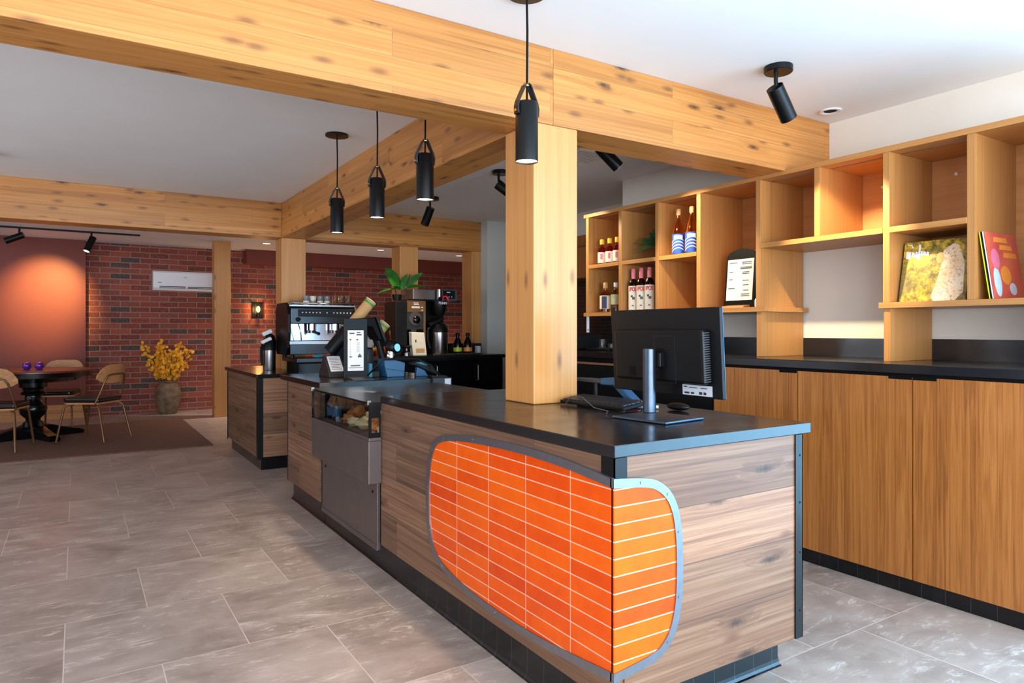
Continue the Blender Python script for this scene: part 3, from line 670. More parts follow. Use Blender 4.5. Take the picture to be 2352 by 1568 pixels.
# arched menu board in the tall cubby
mb_ = thing('menu_board', 'black arched board with a lit white menu sheet on the shelf', 'sign', (3.66, 2.99, ZL))
arch = [(2.87, 0), (3.112, 0), (3.112, .33)] + [(2.991 + .121 * math.cos(t), .33 + .062 * math.sin(t)) for t in [PI * k / 10 for k in range(1, 10)]] + [(2.87, .33)]
mm_ = MB().at((3.662, 0, ZL + .0015), (0, R(5), 0)).prism([(p[0], p[1]) for p in arch], 'X', 0, .014); mm_.build('board', 'blackmatt', mb_, 0, .002)
sh = MB().at((3.662, 0, ZL + .0015), (0, R(5), 0)).box(-.003, 0, 2.888, 3.096, .05, .322).build('paper_sheet', 'paper', mb_)
m = MB().at((3.662, 0, ZL + .0015), (0, R(5), 0))
for zz, a, b in ((.30, 3.02, 3.08), (.30, 2.905, 2.98), (.289, 2.905, 2.98), (.262, 2.9, 2.985), (.24, 3.05, 3.08), (.235, 2.92, 2.975), (.225, 2.92, 2.975), (.19, 3.05, 3.08), (.18, 2.92, 2.97), (.15, 2.92, 2.965), (.13, 3.03, 3.08), (.115, 2.92, 2.96), (.09, 2.91, 2.975), (.078, 2.91, 2.975)):
    m.box(-.0045, -.003, a, b, zz - .0026, zz + .0026)
m.build('print_lines', 'ink', sh)
m = MB().at((3.662, 0, ZL + .0015), (0, R(5), 0)).box(-.0045, -.003, 2.905, 2.99, .255, .2575).box(-.0045, -.003, 2.905, 2.99, .268, .2705).box(-.0045, -.003, 2.905, 2.908, .255, .27).box(-.0045, -.003, 2.987, 2.99, .255, .27).build('print_box', 'blackmatt', sh)
MB().prism([(3.59, ZL), (3.66, ZL), (3.66, ZL + .02), (3.60, ZL + .012)], 'Y', 2.90, 3.08).build('wood_ledge', 'shelfY', mb_)
tag(MB().lathe([(.012, 0), (.014, .01), (.013, .045), (.006, .058)], (3.60, 2.80, ZL)).build('salt_pot', 'whitep', None, 50), 'small white pot on the shelf right of the arched menu board', 'pot')

# records leaning in the right-hand cubbies
rc = thing('record_sleeve', 'square yellow and green record sleeve with pale robed figure, leaning in the cubby', 'record', (3.62, 1.775, ZL))
RM = lambda: MB().at((3.615, 0, ZL + .0015), (0, R(12), 0))
RM().box(0, .005, 1.613, 1.932, 0, .318).build('sleeve', 'covery', rc)
RM().prism([(1.76, 0), (1.66, 0), (1.628, .04), (1.632, .19), (1.665, .28), (1.69, .292), (1.735, .262), (1.738, .21), (1.75, .12), (1.775, .02)], 'X', -.0012, 0).build('pale_figure', 'coverp', rc)
RM().prism([(1.748 + .019 * math.cos(t), .222 + .03 * math.sin(t)) for t in [2 * PI * k / 14 for k in range(14)]], 'X', -.0018, -.0012).build('face_patch', 'skinp', rc)
RM().prism([(1.838 + .042 * math.cos(t), .215 + .038 * math.sin(t)) for t in [2 * PI * k / 18 for k in range(18)]], 'X', -.001, 0).build('lime_patch', 'lime', rc)
m = RM()
for a, b, z0, z1 in ((1.895, 1.918, .225, .27), (1.875, 1.89, .235, .265), (1.86, 1.872, .228, .268), (1.848, 1.858, .215, .305), (1.835, 1.846, .24, .268), (1.82, 1.833, .24, .265), (1.805, 1.817, .236, .262), (1.89, 1.915, .298, .308), (1.885, 1.893, .282, .298)):
    m.prism([(a, z0), (b, z0 + .006), (b, z1), (a, z1 - .006)], 'X', -.0022, -.001)
m.build('white_title', 'inkwhite', rc)
SM = lambda y: MB().at((3.578, y, ZL + .0015), (R(-8), 0, 0))
rk = [('lime', 'thin yellow-edged record sleeve at the back of the leaning stack', 1.4905), ('blackmatt', 'thin black record sleeve in the leaning stack, second from the back', 1.4835), ('paper', 'thin white-edged record sleeve just behind the red cover', 1.4765)]
for mm, lab, y in rk:
    tag(SM(y).box(0, .315, 0, .005, 0, .318).build('record_sleeve', mm), lab, 'record', 'record sleeves leaning in the right cubby')
r2 = thing('record_sleeve', 'red record sleeve with orange title, front of the leaning stack at right', 'record', (3.70, 1.469, ZL))
SM(1.469).box(0, .315, 0, .005, 0, .318).build('sleeve', 'coverred', r2)
m = SM(1.469)
for a, b, z in ((.07, .21, .285), (.12, .25, .25), (.15, .285, .213)): m.prism([(a, z - .013), (b, z - .011), (b - .006, z + .013), (a + .008, z + .012)], 'Y', -.0012, 0)
m.build('orange_title', 'orange', r2)
ell = lambda cx, cz, rx, rz: [(cx + rx * math.cos(2 * PI * k / 18), cz + rz * math.sin(2 * PI * k / 18)) for k in range(18)]
SM(1.469).prism(ell(.05, .08, .035, .07), 'Y', -.0012, 0).build('pale_patch', 'mint', r2)
SM(1.469).prism(ell(.145, .115, .05, .045), 'Y', -.0012, 0).build('orange_patch', 'orange', r2)
SM(1.469).prism(ell(.06, .19, .04, .05), 'Y', -.0012, 0).build('rose_patch', 'rose', r2)
SM(1.469).prism(ell(.20, .05, .035, .03), 'Y', -.0012, 0).build('grey_patch', 'sticker', r2)

# things on the right worktop, left end
bx = tag(B(3.42, 3.75, 4.50, 4.95, RT, RT + .13).build('storage_box', 'blackp', None, 0, .01), 'black box on the worktop just right of the oak post', 'box')
tr = thing('drip_tray', 'black rubber bar tray holding small glasses behind the monitor', 'tray', (3.6, 4.27, RT))
B(3.52, 3.70, 4.13, 4.41, RT, RT + .02).build('tray', 'blackp', tr, 0, .004)
for i, (yy, hh, lab) in enumerate(((4.29, .07, 'small clear glass standing upright on the black bar tray'), (4.18, .035, 'low clear dish on the black bar tray beside the glass'))):
    tag(MB().lathe([(.028, 0), (.033, hh), (.03, hh), (.025, .006)], (3.6, yy, RT + .02), 20).build('drinking_glass', 'glass', None, 40), lab, 'glass', 'glassware on the bar tray')
# ------------------------------------------------------------------ MONITOR AND DESK THINGS on the front counter
mo = thing('computer_monitor', 'black computer monitor on the front counter seen from behind, silver stand', 'monitor', (1.93, 2.0, ZT))
MM = lambda: MB().at((2.012, 2.026, 1.164), (0, R(-3.5), 0))
MM().box(.0, .016, -.304, .304, -.172, .174).build('screen_panel', 'blackp', mo, 0, .003)
MM().box(.016, .019, -.304, .304, -.172, .174).build('bezel', 'bluep', mo, 0, .001)
hb = MM().box(-.04, .002, -.252, .246, -.118, .092).build('rear_housing', 'blackp', mo, 0, .012)
m = MM()
for k in range(22): m.box(-.039, -.002, -.2535, -.2515, -.108 + k * .0088, -.104 + k * .0088)
m.build('side_grille', 'greyp', hb)
MM().band([(.0, .068), (-.112, .068), (-.112, -.118), (.0, -.118)], [(-.0012, .0668), (-.1108, .0668), (-.1108, -.1168), (-.0012, -.1168)], 'X', -.0412, -.04).build('panel_seam', 'darkgrey', hb)
MM().box(-.0415, -.04, .12, .155, -.10, -.06).build('power_socket', 'blackmatt', hb)
MM().box(-.0008, 0, -.255, -.105, -.165, -.125).build('rating_sticker', 'sticker', mo)
m = MM()
for a, b, z0, z1 in ((-.14, -.115, -.160, -.153), (-.165, -.148, -.160, -.153), (-.205, -.19, -.160, -.15), (-.225, -.212, -.160, -.15), (-.13, -.112, -.135, -.131), (-.18, -.14, -.137, -.134), (-.23, -.2, -.137, -.134)): m.box(-.0014, -.0008, a, b, z0, z1)
m.build('sticker_print', 'darkgrey', mo)
MB().lathe([(.026, .012), (.026, .262), (.024, .264)], (1.932, 2.015, ZT), 28).build('stand_column', 'alu', mo, 40)
MB().box(1.95, 1.985, 1.975, 2.055, ZT + .19, ZT + .25).build('stand_arm', 'blackp', mo, 0, .005)
MB().at((1.868, 1.905, ZT), (0, 0, R(7))).box(-.115, .115, -.13, .13, .0, .010).build('stand_base', 'alu', mo, 0, .004)

kb = thing('keyboard', 'black keyboard lying between the oak post and the monitor stand', 'keyboard', (1.955, 2.33, ZT))
MB().at((1.955, 2.33, ZT + .009), (0, R(-6), R(4))).box(-.075, .075, -.2, .2, .004, .020).build('case', 'blackp', kb, 0, .004)
m = MB().at((1.955, 2.33, ZT + .009), (0, R(-6), R(4)))
for i in range(5):
    for j in range(14): m.box(-.064 + i * .026, -.042 + i * .026, -.19 + j * .0272, -.167 + j * .0272, .020, .026)
m.build('keys', 'darkgrey', kb)
ps = thing('barcode_scanner', 'blue and grey barcode scanner resting on its stand behind the keyboard', 'scanner', (2.10, 2.45, ZT))
MB().prism([(2.70, 1.018), (2.70, 1.004), (2.46, 1.004), (2.46, 1.022)], 'X', 2.06, 2.13).build('barrel', 'greyp', ps, 0, .004)
MB().prism([(2.47, 1.03), (2.47, .998), (2.34, 1.0), (2.33, 1.022), (2.40, 1.034)], 'X', 2.055, 2.135).build('head', 'bluep', ps, 0, .006)
MB().prism([(2.42, 1.01), (2.37, 1.012), (2.22, ZT + .002), (2.28, ZT + .002)], 'X', 2.07, 2.12).build('handle', 'bluep', ps, 0, .006)
MB().lathe([(.05, 0), (.05, .006), (.012, .012), (.01, .09)], (2.095, 2.55, ZT)).build('stand', 'blackp', ps, 40)
pn = thing('marker_pen', 'red capped marker pen lying by the monitor stand', 'pen', (2.05, 2.33, ZT))
MB().cyl((2.02, 2.25, ZT + .0095), (2.05, 2.205, ZT + .0095), .009).build('cap', 'red', pn, 40)
MB().cyl((2.05, 2.205, ZT + .0095), (2.10, 2.135, ZT + .0095), .007).build('barrel', 'inkwhite', pn, 40)
tag(MB().ball((2.14, 2.06, ZT + .0165), (.034, .058, .016), 20, 10).build('computer_mouse', 'blackp', None, 60), 'black computer mouse right of the monitor stand', 'mouse')
tag(MB().tube([(1.855, 2.47, ZT + .004), (1.85, 2.42, ZT + .045), (1.845, 2.34, ZT + .05), (1.84, 2.25, ZT + .012), (1.85, 2.17, ZT + .004), (1.80, 2.12, ZT + .004)], .0022, 6).build('cable', 'greyp', None, 50), 'thin grey cable looping over the keyboard', 'cable')
tag(MB().tube([(2.06, 2.20, ZT + .004), (2.02, 2.15, ZT + .004), (1.95, 2.13, ZT + .004), (1.90, 2.12, ZT + .004), (1.90, 2.08, ZT + .004)], .003, 6).build('cable', 'blackp', None, 50), 'black cable lying flat beside the monitor stand', 'cable')

# ------------------------------------------------------------------ POINT OF SALE END (worktop beyond the pastry case)
ms = thing('menu_stand', 'tall black table stand holding a narrow white menu sheet', 'sign', (1.66, 4.66, ZT))
MB().box(1.575, 1.745, 4.655, 4.675, ZT, 1.335).build('stand_panel', 'blackp', ms, 0, .003)
MB().prism([(4.655, ZT), (4.50, ZT), (4.50, ZT + .004), (4.655, ZT + .02)], 'X', 1.585, 1.735).build('foot_plate', 'darkgrey', ms)
shp = B(1.60, 1.715, 4.651, 4.6545, .968, 1.252).build('menu_sheet', 'paper', ms)
m = MB()
for a, b, z0, z1 in ((1.612, 1.648, 1.226, 1.236), (1.665, 1.692, 1.232, 1.24), (1.662, 1.70, 1.216, 1.226), (1.612, 1.625, 1.182, 1.19), (1.662, 1.675, 1.182, 1.19), (1.612, 1.63, 1.062, 1.069), (1.672, 1.70, 1.062, 1.076), (1.68, 1.692, 1.076, 1.086), (1.62, 1.69, 1.0, 1.008), (1.606, 1.708, .988, .991)): m.box(a, b, 4.6502, 4.651, z0, z1)
for k in range(9): m.box(1.614, 1.62, 4.6502, 4.651, 1.165 - k * .012, 1.168 - k * .012); m.box(1.664, 1.69 - .008 * (k % 2), 4.6502, 4.651, 1.165 - k * .008, 1.1665 - k * .008)
m.build('print_lines', 'ink', shp)
tb = thing('card_display', 'angled black holder with pale printed card left of the menu stand', 'card holder', (1.60, 4.95, ZT))
MB().prism([(4.84, ZT), (5.10, ZT), (5.09, ZT + .018), (4.99, ZT + .155), (4.975, ZT + .152), (4.85, ZT + .03)], 'X', 1.53, 1.66).build('wedge_body', 'darkgrey', tb, 0, .003)
MB().at((1.595, 4.9125, ZT + .092), (R(44.3), 0, 0)).box(-.048, .048, -.075, .075, .0, .004).build('card', 'sticker', tb)
m = MB().at((1.595, 4.9125, ZT + .092), (R(44.3), 0, 0))
for k in range(8): m.box(-.036, .036 - .01 * (k % 3), -.058 + k * .016, -.054 + k * .016, .004, .0048)
m.build('print_lines', 'ink', tb)
cd = thing('cup_dispenser', 'black slanted tube rack dispensing takeaway paper cups', 'dispenser', (1.82, 5.16, ZT))
ax = Vector((.62, -.10, .78)).normalized(); px = Vector((.78, .12, -.62)).normalized()
b0 = Vector((1.62, 5.12, 1.09))
for k, (off, ln) in enumerate(((0.0, .21), (.135, .19))):
    p = b0 + Vector((off * 1.35, .06 * k, -off * .9)); MB().cyl(p, p + ax * ln, .052, .052, 20, True, False).cyl(p + ax * .02, p + ax * ln, .048, .048, 20, True, False).build('tube', 'blackp', cd, 40)
MB().prism([(1.60, ZT), (1.98, ZT), (1.98, ZT + .03), (1.76, 1.14), (1.70, 1.14), (1.60, ZT + .03)], 'Y', 5.10, 5.24).build('rack_frame', 'blackmatt', cd, 0, .004)
def paper_cups(p, n, lab, body):
    t = thing('paper_cup_stack', lab, 'paper cups', p); p = Vector(p)
    MB().cyl(p, p + ax * .10, .037, .043, 24).build('ribbed_sleeve', 'rib', t, 40)
    MB().cyl(p + ax * .10, p + ax * n, .043, .044, 24).build('cup_wall', body, t, 40)
    o = MB().tube([tuple(p + ax * n + (px * math.cos(2 * PI * k / 20) + ax.cross(px) * math.sin(2 * PI * k / 20)) * .044) for k in range(20)], .003, 6, True).build('rim', 'cream', t, 50)
    MB().cyl(p + ax * (n - .035), p + ax * (n - .018), .0447, .0447, 24, False, False).build('green_band', 'green', t, 40)
paper_cups(b0 + ax * .20, .30, 'tall tilted stack of kraft paper cups with a green band rising from the dispenser', 'kraft')
paper_cups(b0 + Vector((.1823, .06, -.1215)) + ax * .20, .235, 'shorter tilted stack of kraft paper cups right of the tall stack', 'kraft')
ca = thing('canister', 'dark grey cylindrical canister under the cup dispenser', 'canister', (1.86, 4.92, ZT))
MB().lathe([(.055, 0), (.058, .005), (.058, .185), (.05, .195)], (1.86, 5.0, ZT)).build('body', 'greyp', ca, 40)
MB().lathe([(.05, .195), (.05, .205), (.012, .21), (.012, .225)], (1.86, 5.0, ZT)).build('lid', 'blackp', ca, 40)
tp = thing('touch_screen', 'black tilted touch screen terminal seen edge-on behind the blue printer', 'terminal', (1.98, 4.88, ZT))
MB().prism([(1.865, 1.35), (1.885, 1.345), (1.965, 1.14), (1.945, 1.132)], 'Y', 4.80, 5.04).build('screen', 'blackp', tp, 0, .003)
MB().prism([(1.735, 1.335), (1.864, 1.349), (1.925, 1.185), (1.90, 1.18), (1.85, 1.275), (1.79, 1.285)], 'Y', 4.82, 5.02).build('hood', 'blackmatt', tp, 0, .006)
MB().cyl((1.99, 4.90, ZT + .006), (1.93, 4.92, ZT + .26), .026).build('stem', 'blackp', tp, 40)
MB().lathe([(.08, 0), (.08, .012), (.04, .02)], (1.99, 4.90, ZT)).build('foot', 'blackp', tp, 40)
bp = thing('receipt_printer', 'blue sided receipt printer on the worktop edge', 'printer', (1.95, 4.70, ZT))
MB().prism([(1.888, ZT), (2.02, ZT), (2.028, ZT + .10), (1.985, ZT + .115), (1.90, ZT + .135), (1.868, ZT + .12), (1.87, ZT + .08)], 'Y', 4.64, 4.78).build('body', 'bluep', bp, 0, .004)
MB().prism([(1.88, ZT + .062), (2.022, ZT + .036), (2.022, ZT + .038), (1.88, ZT + .064)], 'Y', 4.638, 4.64).build('seam', 'blackmatt', bp)
hs = thing('ring_scanner', 'black upright scanner with round blue lens standing on the printer', 'scanner', (1.955, 4.7, ZT + .125))
MB().lathe([(.03, -.008), (.032, .02), (.026, .05)], (1.94, 4.70, ZT + .137)).build('collar', 'chrome', hs, 40)
MB().ball((1.955, 4.71, ZT + .215), (.052, .05, .055), 20, 12).build('head', 'blackp', hs, 60)
MB().cyl((1.978, 4.672, ZT + .213), (1.981, 4.666, ZT + .214), .03, .027).build('lens', 'led', hs, 40)
MB().cyl((1.977, 4.675, ZT + .213), (1.9785, 4.67, ZT + .2135), .036, .036).build('lens_ring', 'blackmatt', hs, 40)
hg = thing('handheld_scanner', 'dark handheld scanner with teal trim lying right of the blue printer', 'scanner', (2.2, 4.62, ZT))
MB().prism([(2.06, ZT + .10), (2.13, ZT + .115), (2.22, ZT + .075), (2.28, ZT + .02), (2.27, ZT + .004), (2.20, ZT + .03), (2.10, ZT + .075), (2.06, ZT + .085)], 'Y', 4.60, 4.66).build('body', 'blackp', hg, 0, .008)
MB().prism([(2.09, ZT + .102), (2.14, ZT + .108), (2.19, ZT + .085), (2.18, ZT + .078), (2.12, ZT + .094)], 'Y', 4.596, 4.60).build('trim', 'teal', hg)
MB().prism([(2.10, ZT), (2.20, ZT), (2.17, ZT + .045), (2.11, ZT + .07)], 'Y', 4.61, 4.65).build('cradle', 'bluep', hg, 0, .004)
ts = thing('tape_reel', 'small dark teal tape dispenser between menu stand and blue printer', 'tape dispenser', (1.82, 4.74, ZT))
MB().box(1.775, 1.80, 4.70, 4.78, ZT, ZT + .10).build('side_plate', 'teal', ts, 0, .003)
MB().box(1.80, 1.855, 4.70, 4.82, ZT, ZT + .04).build('base', 'blackp', ts, 0, .003)
tag(MB().tube([(1.76, 4.72, ZT + .004), (1.775, 4.62, ZT + .06), (1.84, 4.60, ZT + .13), (2.0, 4.615, ZT + .13), (2.10, 4.58, ZT + .13), (2.20, 4.565, ZT + .08), (2.25, 4.52, ZT + .007), (2.26, 4.45, ZT + .006)] or [(1.72, 4.75, ZT + .13), (1.78, 4.80, ZT + .155), (1.86, 4.80, ZT + .14), (2.04, 4.78, ZT + .135), (2.12, 4.70, ZT + .12), (2.23, 4.60, ZT + .05), (2.25, 4.52, ZT + .006), (2.26, 4.45, ZT + .004)], .006, 8).build('cable', 'blackp', None, 50), 'thick black cable draped over the printer and scanner', 'cable')
cb = thing('card_terminal', 'black box with a pale sticker at the right end of the worktop', 'terminal', (2.25, 4.43, ZT))
MB().box(2.13, 2.255, 4.412, 4.47, ZT, ZT + .012).build('base_plate', 'blackp', cb)
MB().box(2.125, 2.272, 4.375, 4.405, .845, .915).build('body', 'darkgrey', cb, 0, .003)
MB().box(2.215, 2.262, 4.3735, 4.375, .85, .908).build('sticker', 'sticker', cb)
MB().box(2.19, 2.204, 4.3735, 4.375, .845, .875).build('label_tab', 'paper', cb)

# ------------------------------------------------------------------ COFFEE GEAR on the back bar
es = thing('espresso_machine', 'black two-group espresso machine with cups stacked on top', 'espresso machine', (2.05, 6.95, BB))
x0, x1 = 1.70, 2.392
side = [(6.70, .035), (6.66, .12), (6.70, .16), (6.78, .17), (6.78, .33), (6.66, .36), (6.64, .50), (6.74, .545), (7.08, .545), (7.12, .48), (7.14, .2), (7.10, .06)]
for a, nm in ((x0, 'side_panel'), (x1 - .03, 'side_panel')): MB().prism([(p[0], p[1] + BB) for p in [(6.74, .03), (6.67, .10), (6.645, .25), (6.65, .42), (6.69, .50), (6.76, .535), (7.08, .535), (7.13, .46), (7.13, .08), (7.08, .03)]], 'X', a, a + .03).build(nm, 'blackp', es, 0, .006)
MB().box(x0 + .03, x1 - .03, 6.80, 7.12, BB + .03, BB + .50).build('boiler_housing', 'blackmatt', es)
MB().box(x0 + .03, x1 - .03, 6.66, 6.80, BB + .33, BB + .485).build('group_hood', 'gloss', es, 0, .008)
m = MB().box(x0 + .10, x1 - .06, 6.652, 6.66, BB + .40, BB + .47); o = m.build('button_panel', 'blackp', es, 0, .002)
m = MB()
for k in list(range(6)) + [7] + list(range(9, 15)): m.cyl((x0 + .14 + k * .034, 6.652, BB + .44), (x0 + .14 + k * .034, 6.649, BB + .44), .007, n=10)
m.build('button', 'sticker', o)
MB().box(x0 + .06, x1 - .04, 6.795, 6.80, BB + .17, BB + .33).build('mirror_back', 'chrome', es)
MB().box(x0 + .02, x1 - .03, 6.655, 6.80, BB + .13, BB + .165).build('drip_tray', 'steel', es, 0, .003)
MB().box(x0 + .03, x1 - .03, 6.67, 6.80, BB + .035, BB + .13).build('tray_front', 'gloss', es, 0, .004)
MB().tube([(x0 + .03, 6.67, BB + .51), (x0 + .03, 6.66, BB + .53), (x1 - .03, 6.66, BB + .53), (x1 - .03, 6.67, BB + .51)], .008).build('cup_rail', 'chrome', es, 50)
MB().box(x0 + .02, x1 - .02, 6.67, 7.10, BB + .50, BB + .514).build('cup_tray', 'steel', es)
for gx in (x0 + .25, x0 + .48):
    gr = MB().lathe([(.042, .27), (.042, .33)], (gx, 6.72, BB)).build('group_head', 'chrome', es, 40)
    MB().lathe([(.036, .24), (.038, .27)], (gx, 6.72, BB)).build('filter_basket', 'steel', gr, 40)
    MB().cyl((gx, 6.69, BB + .255), (gx + .02, 6.56, BB + .235), .011, .015, 14).build('handle', 'blackp', gr, 40)
for gx, d in ((x0 + .10, .03), (x1 - .08, -.03)):
    MB().tube([(gx, 6.68, BB + .34), (gx, 6.64, BB + .32), (gx + d * .6, 6.63, BB + .24), (gx + d, 6.66, BB + .17)], .006).build('steam_wand', 'chrome', es, 50)
    MB().cyl((gx, 6.66, BB + .37), (gx, 6.635, BB + .375), .02, n=14).build('steam_knob', 'blackp', es, 40)
for fx in (x0 + .07, x1 - .07):
    for fy in (6.76, 7.05): MB().cyl((fx, fy, BB), (fx, fy, BB + .04), .02).build('foot', 'blackp', es, 40)
CT = BB + .515
cups = [(1.90, 6.74, 'ceramic', 'creamcup'), (1.965, 6.74, 'creamcup', 'ceramic'), (2.035, 6.74, 'ceramic', 'creamcup'), (2.105, 6.74, 'ceramic', 'creamcup'), (1.93, 6.84, 'creamcup', 'ceramic'), (2.0, 6.84, 'ceramic', 'ceramic'), (2.08, 6.84, 'creamcup', 'creamcup')]
nm = ['leftmost', 'second from left', 'third from left', 'fourth from left', 'left in the second row', 'middle in the second row', 'right in the second row']
for i, (x, y, a, b) in enumerate(cups):
    t = thing('cup_stack', 'stack of grey and cream cups on the espresso machine, ' + nm[i], 'cups', (x, y, CT), 'cup stacks on the espresso machine')
    MB().lathe([(.024, 0), (.03, .02), (.031, .042)], (x, y, CT), 18).build('lower_cup', b, t, 40); MB().lathe([(.026, .042), (.032, .06), (.033, .088)], (x, y, CT), 18).build('upper_cup', a, t, 40)
for i, (x, y) in enumerate(((2.185, 6.74), (2.255, 6.75), (2.325, 6.74), (2.29, 6.84))):
    t = thing('glass_stack', 'stack of clear glasses on the right of the espresso machine, ' + ('left one', 'middle one', 'right one', 'rear one')[i], 'glasses', (x, y, CT), 'glass stacks on the espresso machine')
    MB().lathe([(.022, 0), (.03, .055), (.027, .055), (.02, .005)], (x, y, CT), 18).build('lower_glass', 'glass', t, 40); MB().lathe([(.024, .042), (.032, .10), (.029, .10), (.022, .05)], (x, y, CT), 18).build('upper_glass', 'glass', t, 40)
tag(MB().lathe([(.05, 0), (.055, .03), (.05, .035)], (1.81, 6.80, CT)).build('saucer_stack', 'ceramic', None, 40), 'low stack of dark saucers at the left on the espresso machine', 'saucers')
tw = tag(MB().ball((1.985, 6.615, BB + .018), (.05, .022, .018), 18, 10, lambda a, b, c: 1 + .2 * math.sin(6 * a) * math.cos(5 * b)).build('bar_towel', 'teal', None, 60), 'crumpled teal cloth in front of the espresso machine', 'cloth')

gd = thing('coffee_grinder', 'tall black and steel coffee grinder with round dial', 'grinder', (2.98, 6.85, BB))
MB().box(2.835, 2.97, 6.74, 7.05, BB, 1.56).build('side_body', 'blackp', gd, 0, .006)
MB().box(2.97, 3.165, 6.75, 7.05, 1.26, 1.575).build('hopper_body', 'darkgrey', gd, 0, .004)
MB().box(2.97, 3.165, 6.90, 7.05, BB, 1.26).build('rear_body', 'blackmatt', gd)
MB().box(2.965, 3.17, 6.742, 6.75, 1.45, 1.565).build('name_plate', 'gold', gd)
m = MB()
for a, b, z in ((3.04, 3.10, 1.545), (3.045, 3.105, 1.53), (3.02, 3.115, 1.505), (3.02, 3.115, 1.495), (3.13, 3.155, 1.50), (3.13, 3.155, 1.47)): m.box(a, b, 6.7405, 6.742, z - .004, z + .004)
m.build('plate_print', 'sticker', gd)
dl = MB().cyl((3.06, 6.748, 1.38), (3.06, 6.735, 1.38), .072, n=30).build('dial', 'steel', gd, 40)
MB().ball((3.075, 6.735, 1.365), (.045, .02, .045), 18, 10).build('dial_knob', 'gloss', dl, 60)
MB().box(3.03, 3.09, 6.77, 6.86, 1.20, 1.27).build('spout', 'greyp', gd, 0, .006)
MB().box(3.165, 3.19, 6.75, 7.05, BB, 1.57).build('side_body', 'gold', gd, 0, .004)
MB().box(2.965, 3.165, 6.742, 6.75, BB, 1.02).build('base_plate', 'gold', gd)
bg = thing('coffee_bag', 'open cream paper coffee bag standing under the grinder spout', 'bag', (3.07, 6.72, BB))
MB().prism([(3.0, BB), (3.16, BB), (3.14, BB + .16), (3.13, BB + .245), (2.98, BB + .25), (2.985, BB + .12)], 'Y', 6.655, 6.735).build('bag', 'cream', bg, 0, .008)
MB().box(3.03, 3.13, 6.6535, 6.655, BB + .03, BB + .075).build('label', 'kraft', bg)
MB().box(3.02, 3.035, 6.6535, 6.655, BB + .14, BB + .17).build('logo', 'ink', bg)

bw = thing('coffee_brewer', 'steel and black filter coffee brewer with overhanging head', 'coffee brewer', (3.35, 6.9, BB))
MB().box(3.24, 3.50, 6.94, 7.12, BB, 1.60).build('tower', 'blackmatt', bw, 0, .004)
MB().box(3.06, 3.33, 6.80, 7.12, 1.585, 1.70).build('tank', 'satin', bw, 0, .008)
MB().box(3.33, 3.565, 6.73, 7.12, 1.575, 1.705).build('control_head', 'greyp', bw, 0, .008)
o = MB().box(3.385, 3.53, 6.724, 6.73, 1.60, 1.69).build('control_panel', 'blackp', bw)
m = MB().box(3.43, 3.47, 6.722, 6.724, 1.665, 1.674)
for k in range(3): m.box(3.42 + k * .032, 3.432 + k * .032, 6.722, 6.724, 1.615, 1.625)
m.build('indicator', 'sticker', o)
MB().cyl((3.345, 6.735, 1.59), (3.345, 6.735, 1.70), .027).build('sight_tube', 'steel', bw, 40)
f = MB().lathe([(.05, 0), (.075, .04), (.085, .14), (.085, .16)], (3.37, 6.79, 1.415)).build('filter_funnel', 'blackp', bw, 40)
text_part('BUNN', .036, Matrix.Translation((3.37, 6.703, 1.548)) @ Matrix.Rotation(PI / 2, 4, 'X'), 'sticker', 'funnel_lettering', f, .002, .0015)
MB().tube([(3.37, 6.71, 1.58), (3.36, 6.66, 1.62), (3.385, 6.64, 1.62), (3.415, 6.65, 1.58)], .011).build('tap_handle', 'red', bw, 50)
MB().cyl((3.34, 6.72, 1.60), (3.34, 6.69, 1.59), .02).build('tap', 'blackp', bw, 40)
MB().box(3.24, 3.50, 6.66, 6.94, BB, BB + .012).build('drip_base', 'steel', bw, 0, .003)
def airpot(name, label, x, y, z, h, r, group=None, lever='blackp'):
    t = thing(name, label, 'thermal jug', (x, y, z), group)
    MB().lathe([(r * .96, 0), (r, .008), (r, h * .62)], (x, y, z)).build('body', 'steel', t, 40)
    MB().lathe([(r * 1.03, h * .62), (r * 1.03, h * .72), (r * .75, h * .86), (r * .3, h * .9)], (x, y, z)).build('collar', 'blackp', t, 40)
    MB().tube([(x - r * .9, y - .01, z + h * .78), (x - r * 1.45, y - .02, z + h * .72), (x - r * 1.5, y - .02, z + h * .4), (x - r * 1.2, y - .02, z + h * .16)], r * .17, 8).build('handle', 'blackp', t, 50)
    MB().at((x - r * .5, y - .015, z + h * .93), (0, R(-25), 0)).box(-r * .95, r * .8, -r * .45, r * .45, -h * .045, h * .055).build('pump_lever', lever, t, 0, .008)
airpot('airpot', 'steel airpot with black lid under the filter brewer', 3.36, 6.78, BB + .0126, .375, .098)
airpot('airpot', 'front steel thermal jug with white lever on the low side counter', 1.595, 6.93, .862, .315, .058, 'thermal jugs on the side counter', 'whitep')
airpot('airpot', 'rear steel thermal jug with white lever, half behind the oak post', 1.64, 7.10, .862, .395, .055, 'thermal jugs on the side counter', 'whitep')

gp = thing('potted_plant', 'green broad-leaved plant rising behind the coffee grinder', 'plant', (2.93, 6.93, 1.576))
MB().lathe([(.045, 0), (.055, .06), (.05, .065)], (2.93, 6.93, 1.576)).build('pot', 'blackp', gp, 40)
m = MB(); c0 = (2.97, 6.92, 1.70)
m.leaf(c0, (-.62, -.1, .75), (.3, -.9, .3), .30, .17, .05, 9, .12); m.leaf(c0, (.75, -.1, .62), (-.2, -.9, .3), .32, .08, .05); m.leaf(c0, (.95, -.2, .32), (0, -.5, .9), .30, .07, .2)
m.leaf(c0, (-.95, -.2, .05), (0, -.4, 1), .30, .045, .25); m.leaf(c0, (-.5, -.4, .3), (0, -.5, 1), .2, .06, .3); m.leaf(c0, (.2, -.3, .8), (0, -1, .3), .2, .06, .1); m.leaf(c0, (.5, .4, .6), (0, -.5, 1), .22, .07, .2)
